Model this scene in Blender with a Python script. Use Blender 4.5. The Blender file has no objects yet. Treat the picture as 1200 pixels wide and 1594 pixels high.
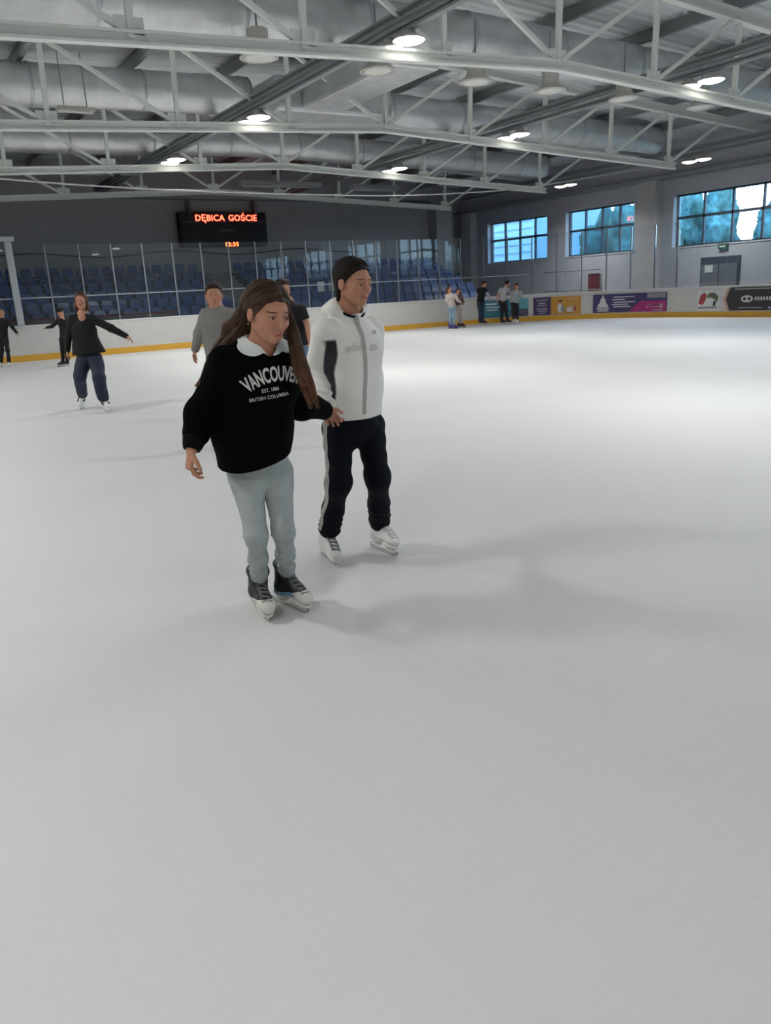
import bpy, bmesh, math, random
import numpy as np
from mathutils import Vector, Matrix
random.seed(7); np.random.seed(7)
SC = bpy.context.scene
COL = SC.collection
PI = math.pi
A_ = lambda *v: np.array(v, dtype=np.float64)

# ------------------------------------------------------------------ camera calibration (vanishing points of the hall)
CXP, CYP = 600.0, 797.0
VPU, VPV = A_(2650, 343), A_(-210, 497)
F = math.sqrt(-((VPU[0]-CXP)*(VPV[0]-CXP)+(VPU[1]-CYP)*(VPV[1]-CYP)))
ax = A_(VPU[0]-CXP, -(VPU[1]-CYP), -F); ax /= np.linalg.norm(ax)
ay = A_(VPV[0]-CXP, -(VPV[1]-CYP), -F); ay /= np.linalg.norm(ay)
az = np.cross(ax, ay)
RCW = np.array([ax, ay, az])
EYE = A_(0, 0, 1.5)
FH = -RCW[:, 2].copy(); FH[2] = 0; FH /= np.linalg.norm(FH)
RH = A_(FH[1], -FH[0], 0)
UZ = A_(0, 0, 1)
def ray(px, py): return RCW @ A_((px-CXP)/F, -(py-CYP)/F, -1)
def V(px, py, dh):
    r = ray(px, py); return EYE + r*(dh/(r @ FH))
def proj(p):
    c = RCW.T @ (np.asarray(p, float)-EYE); return CXP+F*c[0]/-c[2], CYP-F*c[1]/-c[2]
def nrm(v):
    v = np.asarray(v, float); return v/max(np.linalg.norm(v), 1e-9)

cam = bpy.data.cameras.new('camera'); camo = bpy.data.objects.new('camera', cam); COL.objects.link(camo)
M = Matrix([[*RCW[0], EYE[0]], [*RCW[1], EYE[1]], [*RCW[2], EYE[2]], [0, 0, 0, 1]])
camo.matrix_world = M
cam.sensor_fit = 'VERTICAL'; cam.sensor_height = 36; cam.lens = 36*F/1594.0
cam.clip_end = 300; cam.clip_start = 0.05
SC.camera = camo

# ------------------------------------------------------------------ materials
def mat(name, col, rough=0.6, metal=0.0, var=0.0, scale=8.0, bump=0.0, bscale=40.0, spec=0.5, emit=None, estr=0.0, attr=None, stretch=None, sheen=0.0):
    m = bpy.data.materials.new(name); m.use_nodes = True
    nt = m.node_tree; b = nt.nodes['Principled BSDF']
    b.inputs['Base Color'].default_value = (*col, 1); b.inputs['Roughness'].default_value = rough
    b.inputs['Metallic'].default_value = metal; b.inputs['Specular IOR Level'].default_value = spec
    if sheen: b.inputs['Sheen Weight'].default_value = sheen
    if emit: b.inputs['Emission Color'].default_value = (*emit, 1); b.inputs['Emission Strength'].default_value = estr
    tc = nt.nodes.new('ShaderNodeTexCoord'); mp = nt.nodes.new('ShaderNodeMapping')
    nt.links.new(tc.outputs['Object'], mp.inputs['Vector'])
    if stretch: mp.inputs['Scale'].default_value = stretch
    src = None
    if attr:
        at = nt.nodes.new('ShaderNodeAttribute'); at.attribute_name = attr; src = at.outputs['Color']
        nt.links.new(src, b.inputs['Base Color'])
    if var > 0:
        n = nt.nodes.new('ShaderNodeTexNoise'); n.inputs['Scale'].default_value = scale; n.inputs['Detail'].default_value = 4
        nt.links.new(mp.outputs['Vector'], n.inputs['Vector'])
        mr = nt.nodes.new('ShaderNodeMapRange'); mr.inputs['From Min'].default_value = 0.25; mr.inputs['From Max'].default_value = 0.75
        mr.inputs['To Min'].default_value = 1-var; mr.inputs['To Max'].default_value = 1+var
        nt.links.new(n.outputs['Fac'], mr.inputs['Value'])
        mx = nt.nodes.new('ShaderNodeVectorMath'); mx.operation = 'SCALE'
        if src: nt.links.new(src, mx.inputs[0])
        else: mx.inputs[0].default_value = col
        nt.links.new(mr.outputs['Result'], mx.inputs['Scale'])
        nt.links.new(mx.outputs['Vector'], b.inputs['Base Color'])
    if bump > 0:
        n = nt.nodes.new('ShaderNodeTexNoise'); n.inputs['Scale'].default_value = bscale; n.inputs['Detail'].default_value = 3
        nt.links.new(mp.outputs['Vector'], n.inputs['Vector'])
        bp = nt.nodes.new('ShaderNodeBump'); bp.inputs['Strength'].default_value = bump; bp.inputs['Distance'].default_value = 0.02
        nt.links.new(n.outputs['Fac'], bp.inputs['Height']); nt.links.new(bp.outputs['Normal'], b.inputs['Normal'])
    return m

def glass_mat(name, tint, refl=1.0, haze=0.02, hazecol=(.6, .7, .8)):
    """thin clear pane: passes light straight through, mirrors by Fresnel, a trace of scuffed haze"""
    m = bpy.data.materials.new(name); m.use_nodes = True; nt = m.node_tree
    nt.nodes.remove(nt.nodes['Principled BSDF']); out = nt.nodes['Material Output']
    tr = nt.nodes.new('ShaderNodeBsdfTransparent'); tr.inputs['Color'].default_value = (*tint, 1)
    gl = nt.nodes.new('ShaderNodeBsdfGlossy'); gl.inputs['Roughness'].default_value = 0.015
    df = nt.nodes.new('ShaderNodeBsdfDiffuse'); df.inputs['Color'].default_value = (*hazecol, 1)
    lw = nt.nodes.new('ShaderNodeFresnel'); lw.inputs['IOR'].default_value = 1.5
    mu = nt.nodes.new('ShaderNodeMath'); mu.operation = 'MULTIPLY'; mu.inputs[1].default_value = refl
    nt.links.new(lw.outputs[0], mu.inputs[0])
    m1 = nt.nodes.new('ShaderNodeMixShader'); m1.inputs[0].default_value = haze
    nt.links.new(tr.outputs[0], m1.inputs[1]); nt.links.new(df.outputs[0], m1.inputs[2])
    m2 = nt.nodes.new('ShaderNodeMixShader'); nt.links.new(mu.outputs[0], m2.inputs[0])
    nt.links.new(m1.outputs[0], m2.inputs[1]); nt.links.new(gl.outputs[0], m2.inputs[2])
    nt.links.new(m2.outputs[0], out.inputs['Surface'])
    return m

# ------------------------------------------------------------------ mesh collecting helpers
class MB:
    def __init__(s): s.v = []; s.f = []
    def add(s, vs, fs):
        o = len(s.v); s.v += [tuple(map(float, p)) for p in vs]; s.f += [tuple(i+o for i in q) for q in fs]; return s
    def box(s, lo, hi):
        x0, y0, z0 = lo; x1, y1, z1 = hi
        return s.add([(x0,y0,z0),(x1,y0,z0),(x1,y1,z0),(x0,y1,z0),(x0,y0,z1),(x1,y0,z1),(x1,y1,z1),(x0,y1,z1)],
                     [(3,2,1,0),(4,5,6,7),(0,1,5,4),(1,2,6,5),(2,3,7,6),(3,0,4,7)])
    def beam(s, a, b, w, h, up=(0, 0, 1)):
        a, b = A_(*a), A_(*b); d = nrm(b-a); sd = np.cross(d, A_(*up))
        if np.linalg.norm(sd) < 1e-6: sd = A_(1, 0, 0)
        sd = nrm(sd); u = np.cross(sd, d); vs = []
        for p in (a, b):
            for q, t in ((-1,-1),(1,-1),(1,1),(-1,1)): vs.append(p+sd*q*w/2+u*t*h/2)
        return s.add(vs, [(0,1,2,3),(7,6,5,4),(0,4,5,1),(1,5,6,2),(2,6,7,3),(3,7,4,0)])
    def ibeam(s, a, b, w, h, t=0.02):
        up = A_(0, 0, 1)
        s.beam(a, b, t, h); s.beam(A_(*a)+up*h/2, A_(*b)+up*h/2, w, t*1.3); s.beam(A_(*a)-up*h/2, A_(*b)-up*h/2, w, t*1.3); return s
    def tube(s, pts, r, n=10, cap=True, flat=None):
        pts = [np.asarray(p, float) for p in pts]; m = len(pts)
        rs = r if hasattr(r, '__len__') else [r]*m
        vs = []; prev = None
        for i, p in enumerate(pts):
            d = nrm(pts[min(i+1, m-1)]-pts[max(i-1, 0)])
            ref = prev if prev is not None else (A_(0,0,1) if abs(d[2]) < .9 else A_(1,0,0))
            sd = np.cross(d, ref); sd = nrm(sd); u = np.cross(sd, d); prev = u
            for k in range(n):
                a = 2*PI*k/n; vs.append(p+sd*math.cos(a)*rs[i]+u*math.sin(a)*rs[i]*(flat or 1))
        fs = [(i*n+k, i*n+(k+1) % n, (i+1)*n+(k+1) % n, (i+1)*n+k) for i in range(m-1) for k in range(n)]
        if cap: fs += [tuple(range(n-1, -1, -1)), tuple((m-1)*n+k for k in range(n))]
        return s.add(vs, fs)
    def lathe(s, prof, c=(0, 0, 0), n=24):
        m = len(prof); vs = [(c[0]+r*math.cos(2*PI*k/n), c[1]+r*math.sin(2*PI*k/n), c[2]+z) for r, z in prof for k in range(n)]
        fs = [(i*n+k, i*n+(k+1) % n, (i+1)*n+(k+1) % n, (i+1)*n+k) for i in range(m-1) for k in range(n)]
        fs += [tuple(range(n-1, -1, -1)), tuple((m-1)*n+k for k in range(n))]
        return s.add(vs, fs)
    def build(s, name, m, parent=None, smooth=False, origin=None, bevel=0.0):
        me = bpy.data.meshes.new(name)
        o0 = np.zeros(3) if origin is None else np.asarray(origin, float)
        me.from_pydata([tuple(A_(*p)-o0) for p in s.v], [], s.f)
        o = link(name, me, m, parent, smooth)
        if origin is not None: o.location = origin
        if bevel:
            md = o.modifiers.new('bevel', 'BEVEL'); md.width = bevel; md.segments = 2; md.limit_method = 'ANGLE'
        return o
def link(name, me, m, parent=None, smooth=False):
    bm = bmesh.new(); bm.from_mesh(me); bmesh.ops.recalc_face_normals(bm, faces=bm.faces); bm.to_mesh(me); bm.free()
    if smooth: me.polygons.foreach_set('use_smooth', [True]*len(me.polygons))
    o = bpy.data.objects.new(name, me)
    for mm in (m if isinstance(m, (list, tuple)) else [m]): me.materials.append(mm)
    COL.objects.link(o); setpar(o, parent)
    return o
def setpar(o, parent):
    if parent is None: return
    o.parent = parent
    if parent.type == 'EMPTY' and parent.parent is None: o.matrix_parent_inverse = Matrix.Translation(-parent.location)
def empty(name, loc=(0, 0, 0), rz=0):
    o = bpy.data.objects.new(name, None); COL.objects.link(o); o.location = loc; o.rotation_euler.z = rz; o.empty_display_size = .2; return o
def tag(o, label, cat, group=None, kind=None):
    o['label'] = label; o['category'] = cat
    if group: o['group'] = group
    if kind: o['kind'] = kind
    return o
def struct(o, label=None, cat=None):
    o['kind'] = 'structure'
    if label: o['label'] = label
    if cat: o['category'] = cat
    return o
def copy_tree(o, parent=None):
    c = o.copy(); COL.objects.link(c); c.parent = parent
    for ch in o.children: copy_tree(ch, c)
    return c

def text_geo(body, size, space=1.0, res=3, extrude=0.0, bold=.012):
    cu = bpy.data.curves.new('lettering', 'FONT'); cu.body = body; cu.size = size; cu.align_x = 'CENTER'; cu.align_y = 'CENTER'
    cu.space_character = space; cu.resolution_u = res; cu.extrude = extrude; cu.offset = size*bold
    o = bpy.data.objects.new('lettering', cu); COL.objects.link(o)
    dg = bpy.context.evaluated_depsgraph_get(); dg.update()
    me = bpy.data.meshes.new_from_object(o.evaluated_get(dg))
    vs = np.array([v.co[:] for v in me.vertices]); fs = [tuple(p.vertices) for p in me.polygons]
    bpy.data.objects.remove(o); bpy.data.meshes.remove(me); bpy.data.curves.remove(cu)
    return vs, fs

# ------------------------------------------------------------------ implicit surfaces -> smooth meshes (surface nets)
def rc(a, b, ra, rb):
    a = np.asarray(a, np.float32); b = np.asarray(b, np.float32); ba = b-a; L2 = max(float(ba@ba), 1e-9)
    def f(p):
        q = p-a; t = np.clip(q@ba/L2, 0, 1)
        q = q-t[:, None]*ba
        return np.sqrt(np.einsum('ij,ij->i', q, q))-(ra+(rb-ra)*t)
    return f
def ec(a, b, wa, wb, lat):
    """tapered limb of elliptic section; wa/wb = (half width along lat, half depth)"""
    a = np.asarray(a, np.float32); b = np.asarray(b, np.float32); ba = b-a; L2 = max(float(ba@ba), 1e-9); d = ba/math.sqrt(L2)
    l = np.asarray(lat, float)-d*(d@np.asarray(lat, float)); l = nrm(l).astype(np.float32); g = np.cross(d, l)
    def f(p):
        q = p-a; t = np.clip(q@ba/L2, 0, 1); q = q-t[:, None]*ba
        w = wa[0]+(wb[0]-wa[0])*t; h = wa[1]+(wb[1]-wa[1])*t
        x = q@l; y = q@g; z = q@d; mn = np.minimum(w, h)
        return (np.sqrt((x/w)**2+(y/h)**2+(z/mn)**2)-1)*mn
    return f
def el(c, r, R=None):
    c = np.asarray(c, np.float32); r = np.asarray(r, np.float32); R = np.eye(3, dtype=np.float32) if R is None else np.asarray(R, np.float32)
    mn = float(r.min())
    def f(p):
        q = ((p-c)@R.T)/r; k = np.sqrt(np.einsum('ij,ij->i', q, q)); q2 = q/r
        k2 = np.sqrt(np.einsum('ij,ij->i', q2, q2))
        return np.where(k < .3, (k-1)*mn, k*(k-1)/np.maximum(k2, 1e-6))
    return f
def smin(a, b, k):
    if k <= 0: return np.minimum(a, b)
    h = np.clip(.5+.5*(b-a)/k, 0, 1); return b+(a-b)*h-k*h*(1-h)
def union(items):
    def f(p):
        d = None
        for it in items:
            fn, k = it if isinstance(it, tuple) else (it, 0.02)
            e = fn(p)
            d = e if d is None else (smin(d, e, k) if k >= 0 else -smin(-d, e, -k))   # negative k carves
        return d
    return f
def plane(c, n):
    c = np.asarray(c, np.float32); n = nrm(n).astype(np.float32); return lambda p: (p-c)@n
def inter(*fs): 
    def f(p):
        d = fs[0](p)
        for g in fs[1:]: d = np.maximum(d, g(p))
        return d
    return f
def minus(a, b, k=.004): return lambda p: -smin(-a(p), b(p), k)
def shell(a, t): return lambda p: np.abs(a(p))-t

def nets(fn, lo, hi, v, blk=8):
    lo = np.asarray(lo, np.float32)-3*v; hi = np.asarray(hi, np.float32)+3*v
    nb = np.ceil((hi-lo)/(v*blk)).astype(int)
    bi = np.stack(np.meshgrid(*[np.arange(k) for k in nb], indexing='ij'), -1).reshape(-1, 3)
    cen = (lo+(bi+.5)*blk*v).astype(np.float32)
    dc = np.concatenate([fn(cen[i:i+200000]) for i in range(0, len(cen), 200000)])
    D = np.ones(nb*blk+1, np.float32)
    sg = np.sign(dc).reshape(nb)
    D[:-1, :-1, :-1] = sg.repeat(blk, 0).repeat(blk, 1).repeat(blk, 2)
    act = bi[np.abs(dc) < blk*v*.95+.012]
    r = np.arange(blk+1); off = np.stack(np.meshgrid(r, r, r, indexing='ij'), -1).reshape(-1, 3)
    for i in range(0, len(act), 400):
        idx = (act[i:i+400, None]*blk+off[None]).reshape(-1, 3)
        D[idx[:, 0], idx[:, 1], idx[:, 2]] = fn((lo+idx*v).astype(np.float32))
    S = D < 0; n = np.array(D.shape)
    cnt = sum(S[a:n[0]-1+a, b:n[1]-1+b, c:n[2]-1+c].astype(np.int8) for a in (0, 1) for b in (0, 1) for c in (0, 1))
    cells = np.argwhere((cnt > 0) & (cnt < 8))
    vid = np.full(n-1, -1, np.int32); vid[cells[:, 0], cells[:, 1], cells[:, 2]] = np.arange(len(cells))
    acc = np.zeros((len(cells), 3)); num = np.zeros(len(cells))
    C8 = [(a, b, c) for a in (0, 1) for b in (0, 1) for c in (0, 1)]
    dv = {c: D[cells[:, 0]+c[0], cells[:, 1]+c[1], cells[:, 2]+c[2]] for c in C8}
    for c in C8:
        for a in range(3):
            if c[a]: continue
            e = list(c); e[a] = 1; e = tuple(e); d0, d1 = dv[c], dv[e]; m = (d0 < 0) != (d1 < 0)
            t = np.where(m, d0/np.where(m, d0-d1, 1), 0)
            pos = np.tile(np.array(c, float), (len(cells), 1)); pos[:, a] += t
            acc[m] += pos[m]; num[m] += 1
    verts = lo+(cells+acc/num[:, None])*v
    quads = []
    for a in range(3):
        b, c = (a+1) % 3, (a+2) % 3
        s0 = np.take(S, range(0, n[a]-1), a); s1 = np.take(S, range(1, n[a]), a)
        e = np.argwhere(s0 != s1)
        e = e[(e[:, b] > 0) & (e[:, c] > 0) & (e[:, b] < n[b]-1) & (e[:, c] < n[c]-1)]
        q = []
        for db, dc_ in ((1, 1), (0, 1), (0, 0), (1, 0)):
            g = e.copy(); g[:, b] -= db; g[:, c] -= dc_; q.append(vid[g[:, 0], g[:, 1], g[:, 2]])
        q = np.stack(q, 1); fl = ~S[e[:, 0], e[:, 1], e[:, 2]]; q[fl] = q[fl][:, ::-1]; quads.append(q)
    Q = np.concatenate(quads); Q = Q[(Q >= 0).all(1)]
    return verts, Q
def sdf_obj(name, fn, pts, pad, v, m, parent, color=None, relax=1):
    pts = np.asarray(pts); vs, Q = nets(fn, pts.min(0)-pad, pts.max(0)+pad, v)
    for _ in range(relax):           # pull the vertices onto the surface
        p = vs.astype(np.float32); d = fn(p); e = v*.5; g = np.stack([fn(p+np.eye(3, dtype=np.float32)[i]*e)-d for i in range(3)], 1)/e
        gl = np.maximum((g*g).sum(1), .25); st = np.clip(d/gl, -v, v); vs = vs-g*st[:, None]*.8
    me = bpy.data.meshes.new(name)
    me.vertices.add(len(vs)); me.vertices.foreach_set('co', vs.astype(np.float32).ravel())
    me.loops.add(len(Q)*4); me.loops.foreach_set('vertex_index', Q.ravel().astype(np.int32))
    me.polygons.add(len(Q)); me.polygons.foreach_set('loop_start', np.arange(0, len(Q)*4, 4, dtype=np.int32))
    me.update(calc_edges=True); me.validate()
    me.polygons.foreach_set('use_smooth', np.ones(len(me.polygons), bool))
    if color is not None:
        at = me.color_attributes.new('tint', 'FLOAT_COLOR', 'POINT'); c = np.ones((len(vs), 4), np.float32); c[:, :3] = color(vs.astype(np.float32))
        at.data.foreach_set('color', c.ravel())
    o = bpy.data.objects.new(name, me); me.materials.append(m); COL.objects.link(o); setpar(o, parent)
    return o

LAMP_W, SKY_W, EXPO = 60, 7.0, 0.46

# ================================================================== THE HALL
mWall = mat('wall_paint', (.50, .51, .56), .8, var=.05, scale=1.5)
mWallEnd = mat('end_wall_cladding', (.48, .465, .48), .8, var=.05, scale=1.2)
mWallPale = mat('pale_wall_paint', (.55, .54, .55), .75)
mConc = mat('stand_concrete', (.085, .09, .105), .8, var=.12, scale=3)
mSteel = mat('painted_truss_steel', (.80, .83, .79), .5)
mSteelD = mat('grey_girder_steel', (.26, .28, .29), .5)
mDeck = mat('roof_deck_sheet', (.74, .77, .79), .5)
mFoil = mat('duct_foil', (.64, .65, .67), .42, metal=.65, var=.12, scale=2.5, bump=.5, bscale=7)
mAlu = mat('aluminium', (.50, .52, .55), .35, metal=.6)
mPost = mat('glass_post_grey', (.20, .22, .25), .45)
mWhite = mat('board_plastic', (.63, .625, .605), .4, var=.04, scale=3)
mCap = mat('board_cap_white', (.72, .73, .74), .4)
mYel = mat('kick_plate_yellow', (.72, .40, .045), .45)
mDarkFrame = mat('window_frame_dark', (.05, .07, .10), .5)
mReveal = mat('window_reveal_paint', (.62, .66, .72), .7)
mGlass = glass_mat('rink_glass', (.93, .96, .97), .75, .035, (.55, .62, .70))
mWinGlass = glass_mat('window_glass', (.72, .86, .95), .7, .02)
mBlack = mat('black_plastic', (.012, .011, .013), .5)
mLamp = mat('lamp_diffuser_lit', (1, 1, 1), .5, emit=(1, .95, .88), estr=4.5)
mLampOff = mat('lamp_reflector_unlit', (.72, .72, .68), .5)
mHouse = mat('lamp_housing', (.55, .54, .50), .5)
mSeat = mat('seat_plastic_blue', (.022, .07, .25), .35)
mCable = mat('cable_white', (.7, .7, .72), .5)
mCableD = mat('cable_dark', (.02, .02, .025), .6)
mRed = mat('red_paint', (.20, .012, .02), .5)

# corrugated look of the roof sheets and brushed, skate-scored ice
def ice_material():
    m = bpy.data.materials.new('rink_ice'); m.use_nodes = True; nt = m.node_tree; b = nt.nodes['Principled BSDF']
    b.inputs['Specular IOR Level'].default_value = .26
    tc = nt.nodes.new('ShaderNodeTexCoord')
    def noise(scale, det, st=(1, 1, 1), rot=0):
        mp = nt.nodes.new('ShaderNodeMapping'); mp.inputs['Scale'].default_value = st; mp.inputs['Rotation'].default_value = (0, 0, rot)
        nt.links.new(tc.outputs['Object'], mp.inputs['Vector'])
        n = nt.nodes.new('ShaderNodeTexNoise'); n.inputs['Scale'].default_value = scale; n.inputs['Detail'].default_value = det
        nt.links.new(mp.outputs['Vector'], n.inputs['Vector']); return n.outputs['Fac']
    def math_(op, a, bb):
        n = nt.nodes.new('ShaderNodeMath'); n.operation = op
        for i, x in enumerate((a, bb)):
            if isinstance(x, (int, float)): n.inputs[i].default_value = x
            else: nt.links.new(x, n.inputs[i])
        return n.outputs[0]
    big = noise(.35, 3); sc1 = noise(3.0, 5, (1, 14, 1), .5); sc2 = noise(2.6, 5, (15, 1, 1), .9); fine = noise(30, 4)
    s = math_('ADD', math_('MULTIPLY', sc1, .5), math_('MULTIPLY', sc2, .5))
    t = math_('ADD', math_('MULTIPLY', big, .55), math_('MULTIPLY', s, .45))
    cr = nt.nodes.new('ShaderNodeValToRGB'); cr.color_ramp.elements[0].position = .3; cr.color_ramp.elements[1].position = .7
    cr.color_ramp.elements[0].color = (.645, .65, .645, 1); cr.color_ramp.elements[1].color = (.71, .715, .71, 1)
    nt.links.new(t, cr.inputs[0]); nt.links.new(cr.outputs[0], b.inputs['Base Color'])
    rr = nt.nodes.new('ShaderNodeMapRange'); rr.inputs['To Min'].default_value = .50; rr.inputs['To Max'].default_value = .68
    nt.links.new(s, rr.inputs['Value']); nt.links.new(rr.outputs[0], b.inputs['Roughness'])
    bp = nt.nodes.new('ShaderNodeBump'); bp.inputs['Strength'].default_value = .12; bp.inputs['Distance'].default_value = .01
    nt.links.new(math_('ADD', s, math_('MULTIPLY', fine, .3)), bp.inputs['Height']); nt.links.new(bp.outputs[0], b.inputs['Normal'])
    return m
mIce = ice_material()

# ---- rink outline: end straight, round corner, long side
YE, XS, RC_ = 26.7, 25.6, 6.5
path = [A_(-14, YE), A_(XS-RC_, YE)]
path += [A_(XS-RC_+RC_*math.sin(a), YE-RC_+RC_*math.cos(a)) for a in np.linspace(0, PI/2, 41)[1:]]
path += [A_(XS, -14)]
path = np.array(path); seg = np.linalg.norm(np.diff(path, axis=0), axis=1); cum = np.concatenate([[0], np.cumsum(seg)])
def pt(s):
    i = int(np.clip(np.searchsorted(cum, s)-1, 0, len(seg)-1)); t = (s-cum[i])/seg[i]; p = path[i]+(path[i+1]-path[i])*t
    d = nrm(path[i+1]-path[i]); return p, d, A_(-d[1], d[0])       # n points out of the rink
samp = np.linspace(0.1, cum[-1]-.1, 4000)
spx = np.array([proj([*pt(s)[0], .5])[0] if (A_(*pt(s)[0], .5)-EYE) @ FH > 1 else 9e9 for s in samp])
def s_at(px):
    ok = np.where(spx < 8e9)[0]; return float(np.interp(px, spx[ok], samp[ok]))
def svals(s0, s1, step=.35):
    k = [s0, s1]+[c for c in cum if s0 < c < s1]+list(np.arange(s0, s1, step)); return sorted(set(round(x, 4) for x in k))
def strip(mb, s0, s1, z0, z1, o0, o1, step=.6):
    """a slab following the boards, offsets o0..o1 along the outward normal"""
    ss = svals(s0, s1, step); vs = []
    for s in ss:
        p, d, n = pt(s)
        for o, z in ((o0, z0), (o1, z0), (o1, z1), (o0, z1)): vs.append((*(p+n*o), z))
    m = len(ss); fs = [(i*4+k, i*4+(k+1) % 4, i*4+4+(k+1) % 4, i*4+4+k) for i in range(m-1) for k in range(4)]
    fs += [(3, 2, 1, 0), tuple((m-1)*4+k for k in range(4))]
    return mb.add(vs, fs)

# ---- floor, walls, roof
struct(MB().box((-20, -20, -.3), (28, 40, 0)).build('floor', mIce), 'white ice sheet scored by skates')
# dry concrete walk behind the boards
mb = MB(); strip(mb, 0, cum[-1], .004, .03, .13, 2.2); struct(mb.build('trim_1', mConc), 'grey concrete walkway behind the boards')
struct(MB().box((-20, 36, 0), (28, 36.4, 8.2)).build('wall_back', mWallEnd), 'dark grey end wall behind the scoreboard')
struct(MB().box((-20.4, -20, 0), (-20, 36.4, 8.2)).build('wall_left', mWall))
struct(MB().box((-20.4, -20.4, 0), (28.4, -20, 8.2)).build('wall_front', mWall))
wins = [(29.35, 33.75), (24.15, 28.15), (17.2, 22.2), (10.9, 15.9), (4.6, 9.6), (-2, 3), (-9, -4)]
WZ0, WZ1 = 2.6, 4.58
wr = MB(); wr.box((28, -20, 0), (28.45, 36.4, WZ0)).box((28, -20, WZ1), (28.45, 36.4, 8.2))
ed = sorted([v for w in wins for v in w]); ed = [-20]+ed+[36.4]
for a, b in zip(ed[0::2], ed[1::2]): wr.box((28, a, WZ0), (28.45, b, WZ1))
struct(wr.build('wall_right', mWall), 'grey long wall with a band of windows')
# projecting columns and the ledge that carries the roof
for i, (y0, y1) in enumerate([(22.75, 23.65), (16.2, 17.0), (34.6, 35.3), (10, 10.8)]):
    struct(MB().box((27.55, y0, 0), (28, y1, 5.2)).build('column', mWallPale), 'pale pilaster on the window wall', 'column')
struct(MB().box((27.55, -20, 5.2), (28, 36, 5.34)).build('trim_2', mSteelD), 'dark ledge under the roof on the window wall')
struct(MB().box((25.9, 35.3, 0), (26.9, 36, 5.6)).build('column', mWallPale), 'pale pilaster in the far corner of the hall', 'column')
for i, (y0, y1) in enumerate(wins):
    w = MB(); e = .06; x0, x1 = 28.24, 28.34
    w.box((x0, y0, WZ0), (x1, y1, WZ0+e)).box((x0, y0, WZ1-e), (x1, y1, WZ1)).box((x0, y0, WZ0), (x1, y0+e, WZ1)).box((x0, y1-e, WZ0), (x1, y1, WZ1))
    n = 4; zm = WZ0+(WZ1-WZ0)*.56
    for k in range(1, n): yk = y0+(y1-y0)*k/n; w.box((x0, yk-.035, WZ0), (x1, yk+.035, WZ1))
    w.box((x0, y0, zm-.05), (x1, y1, zm+.05))
    wo = struct(w.build('window_%d' % (i+1), mDarkFrame), 'dark framed window with eight panes in the grey wall')
    for k in range(n):
        for za, zb in ((WZ0+e, zm-.05), (zm+.05, WZ1-e)):
            ya, yb = y0+(y1-y0)*k/n+.035, y0+(y1-y0)*(k+1)/n-.035
            MB().box((28.28, ya, za), (28.29, yb, zb)).build('pane', mWinGlass, wo)
    MB().box((27.97, y0-.05, WZ0-.05), (28.24, y1+.05, WZ0)).build('window_sill', mReveal, wo)
    MB().box((28.005, y1-.012, WZ0), (28.24, y1, WZ1)).build('reveal', mReveal, wo)
    MB().box((28.005, y0, WZ0), (28.24, y0+.012, WZ1)).build('reveal', mReveal, wo)
# door with its notice
d = MB().box((27.93, 19.05, 0), (28.02, 20.75, 2.12)).build('door_1', mDarkFrame); struct(d, 'dark grey double door in the window wall')
mDoor = mat('door_leaf_grey', (.16, .17, .20), .5)
for y0, y1 in ((19.12, 19.88), (19.92, 20.68)):
    lf = MB().box((27.89, y0, .02), (27.93, y1, 1.85)).build('leaf', mDoor, d)
    MB().box((27.85, (y0+y1)/2-.2, 1.0), (27.89, (y0+y1)/2+.2, 1.04)).build('push_bar', mAlu, lf)
tag(MB().box((27.87, 20.15, 1.55), (27.885, 20.5, 1.82)).build('paper_notice', mCap), 'white paper notice taped to the dark double door', 'notice')
mExit = mat('exit_sign_green', (.03, .12, .08), .5)
ex = tag(MB().box((27.9, 19.6, 2.38), (28, 20.0, 2.58)).build('exit_sign', mExit), 'small dark green exit sign above the double door', 'sign')
MB().box((27.893, 19.68, 2.45), (27.9, 19.92, 2.51)).build('arrow', mCap, ex)

# roof: two gently pitched sheets
XR = 11.8
def zb(x): return 5.40-.047*abs(x-XR)             # underside of the trusses
def zt(x): return 7.15-.060*abs(x-XR)             # top chords
rd = MB()
pr = []
for side in (-1, 1):
    xs = np.arange(0, 32.1 if side < 0 else 16.7, .1)
    for k, dx in enumerate(xs): pass
# corrugation runs down the slope: profile along Y
ys = []; y = -20.0
while y < 36.4:
    ys += [(y, 0), (y+.12, 0), (y+.16, .05), (y+.28, .05)]; y += .32
vs = []; 
for x in (-20.4, XR, 28.45):
    for yy, dz in ys: vs.append((x, yy, zt(x)+.42+dz))
n = len(ys); fs = [(a*n+i, a*n+i+1, (a+1)*n+i+1, (a+1)*n+i) for a in (0, 1) for i in range(n-1)]
struct(rd.add(vs, fs).build('ceiling', mDeck), 'corrugated grey roof deck over the trusses')
for x in (-15, -9.6, -4.2, -1.5, 1.2, 3.9, 6.5, 9.1, 11.8, 14.5, 17.1, 19.8, 22.5, 25.2):
    b = struct(MB().ibeam((x, -20, zt(x)+.25), (x, 36, zt(x)+.25), .12, .24).build('roof_purlin', mSteelD), 'grey roof purlin under the corrugated deck', 'beam'); b['group'] = 'roof purlins'

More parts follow.
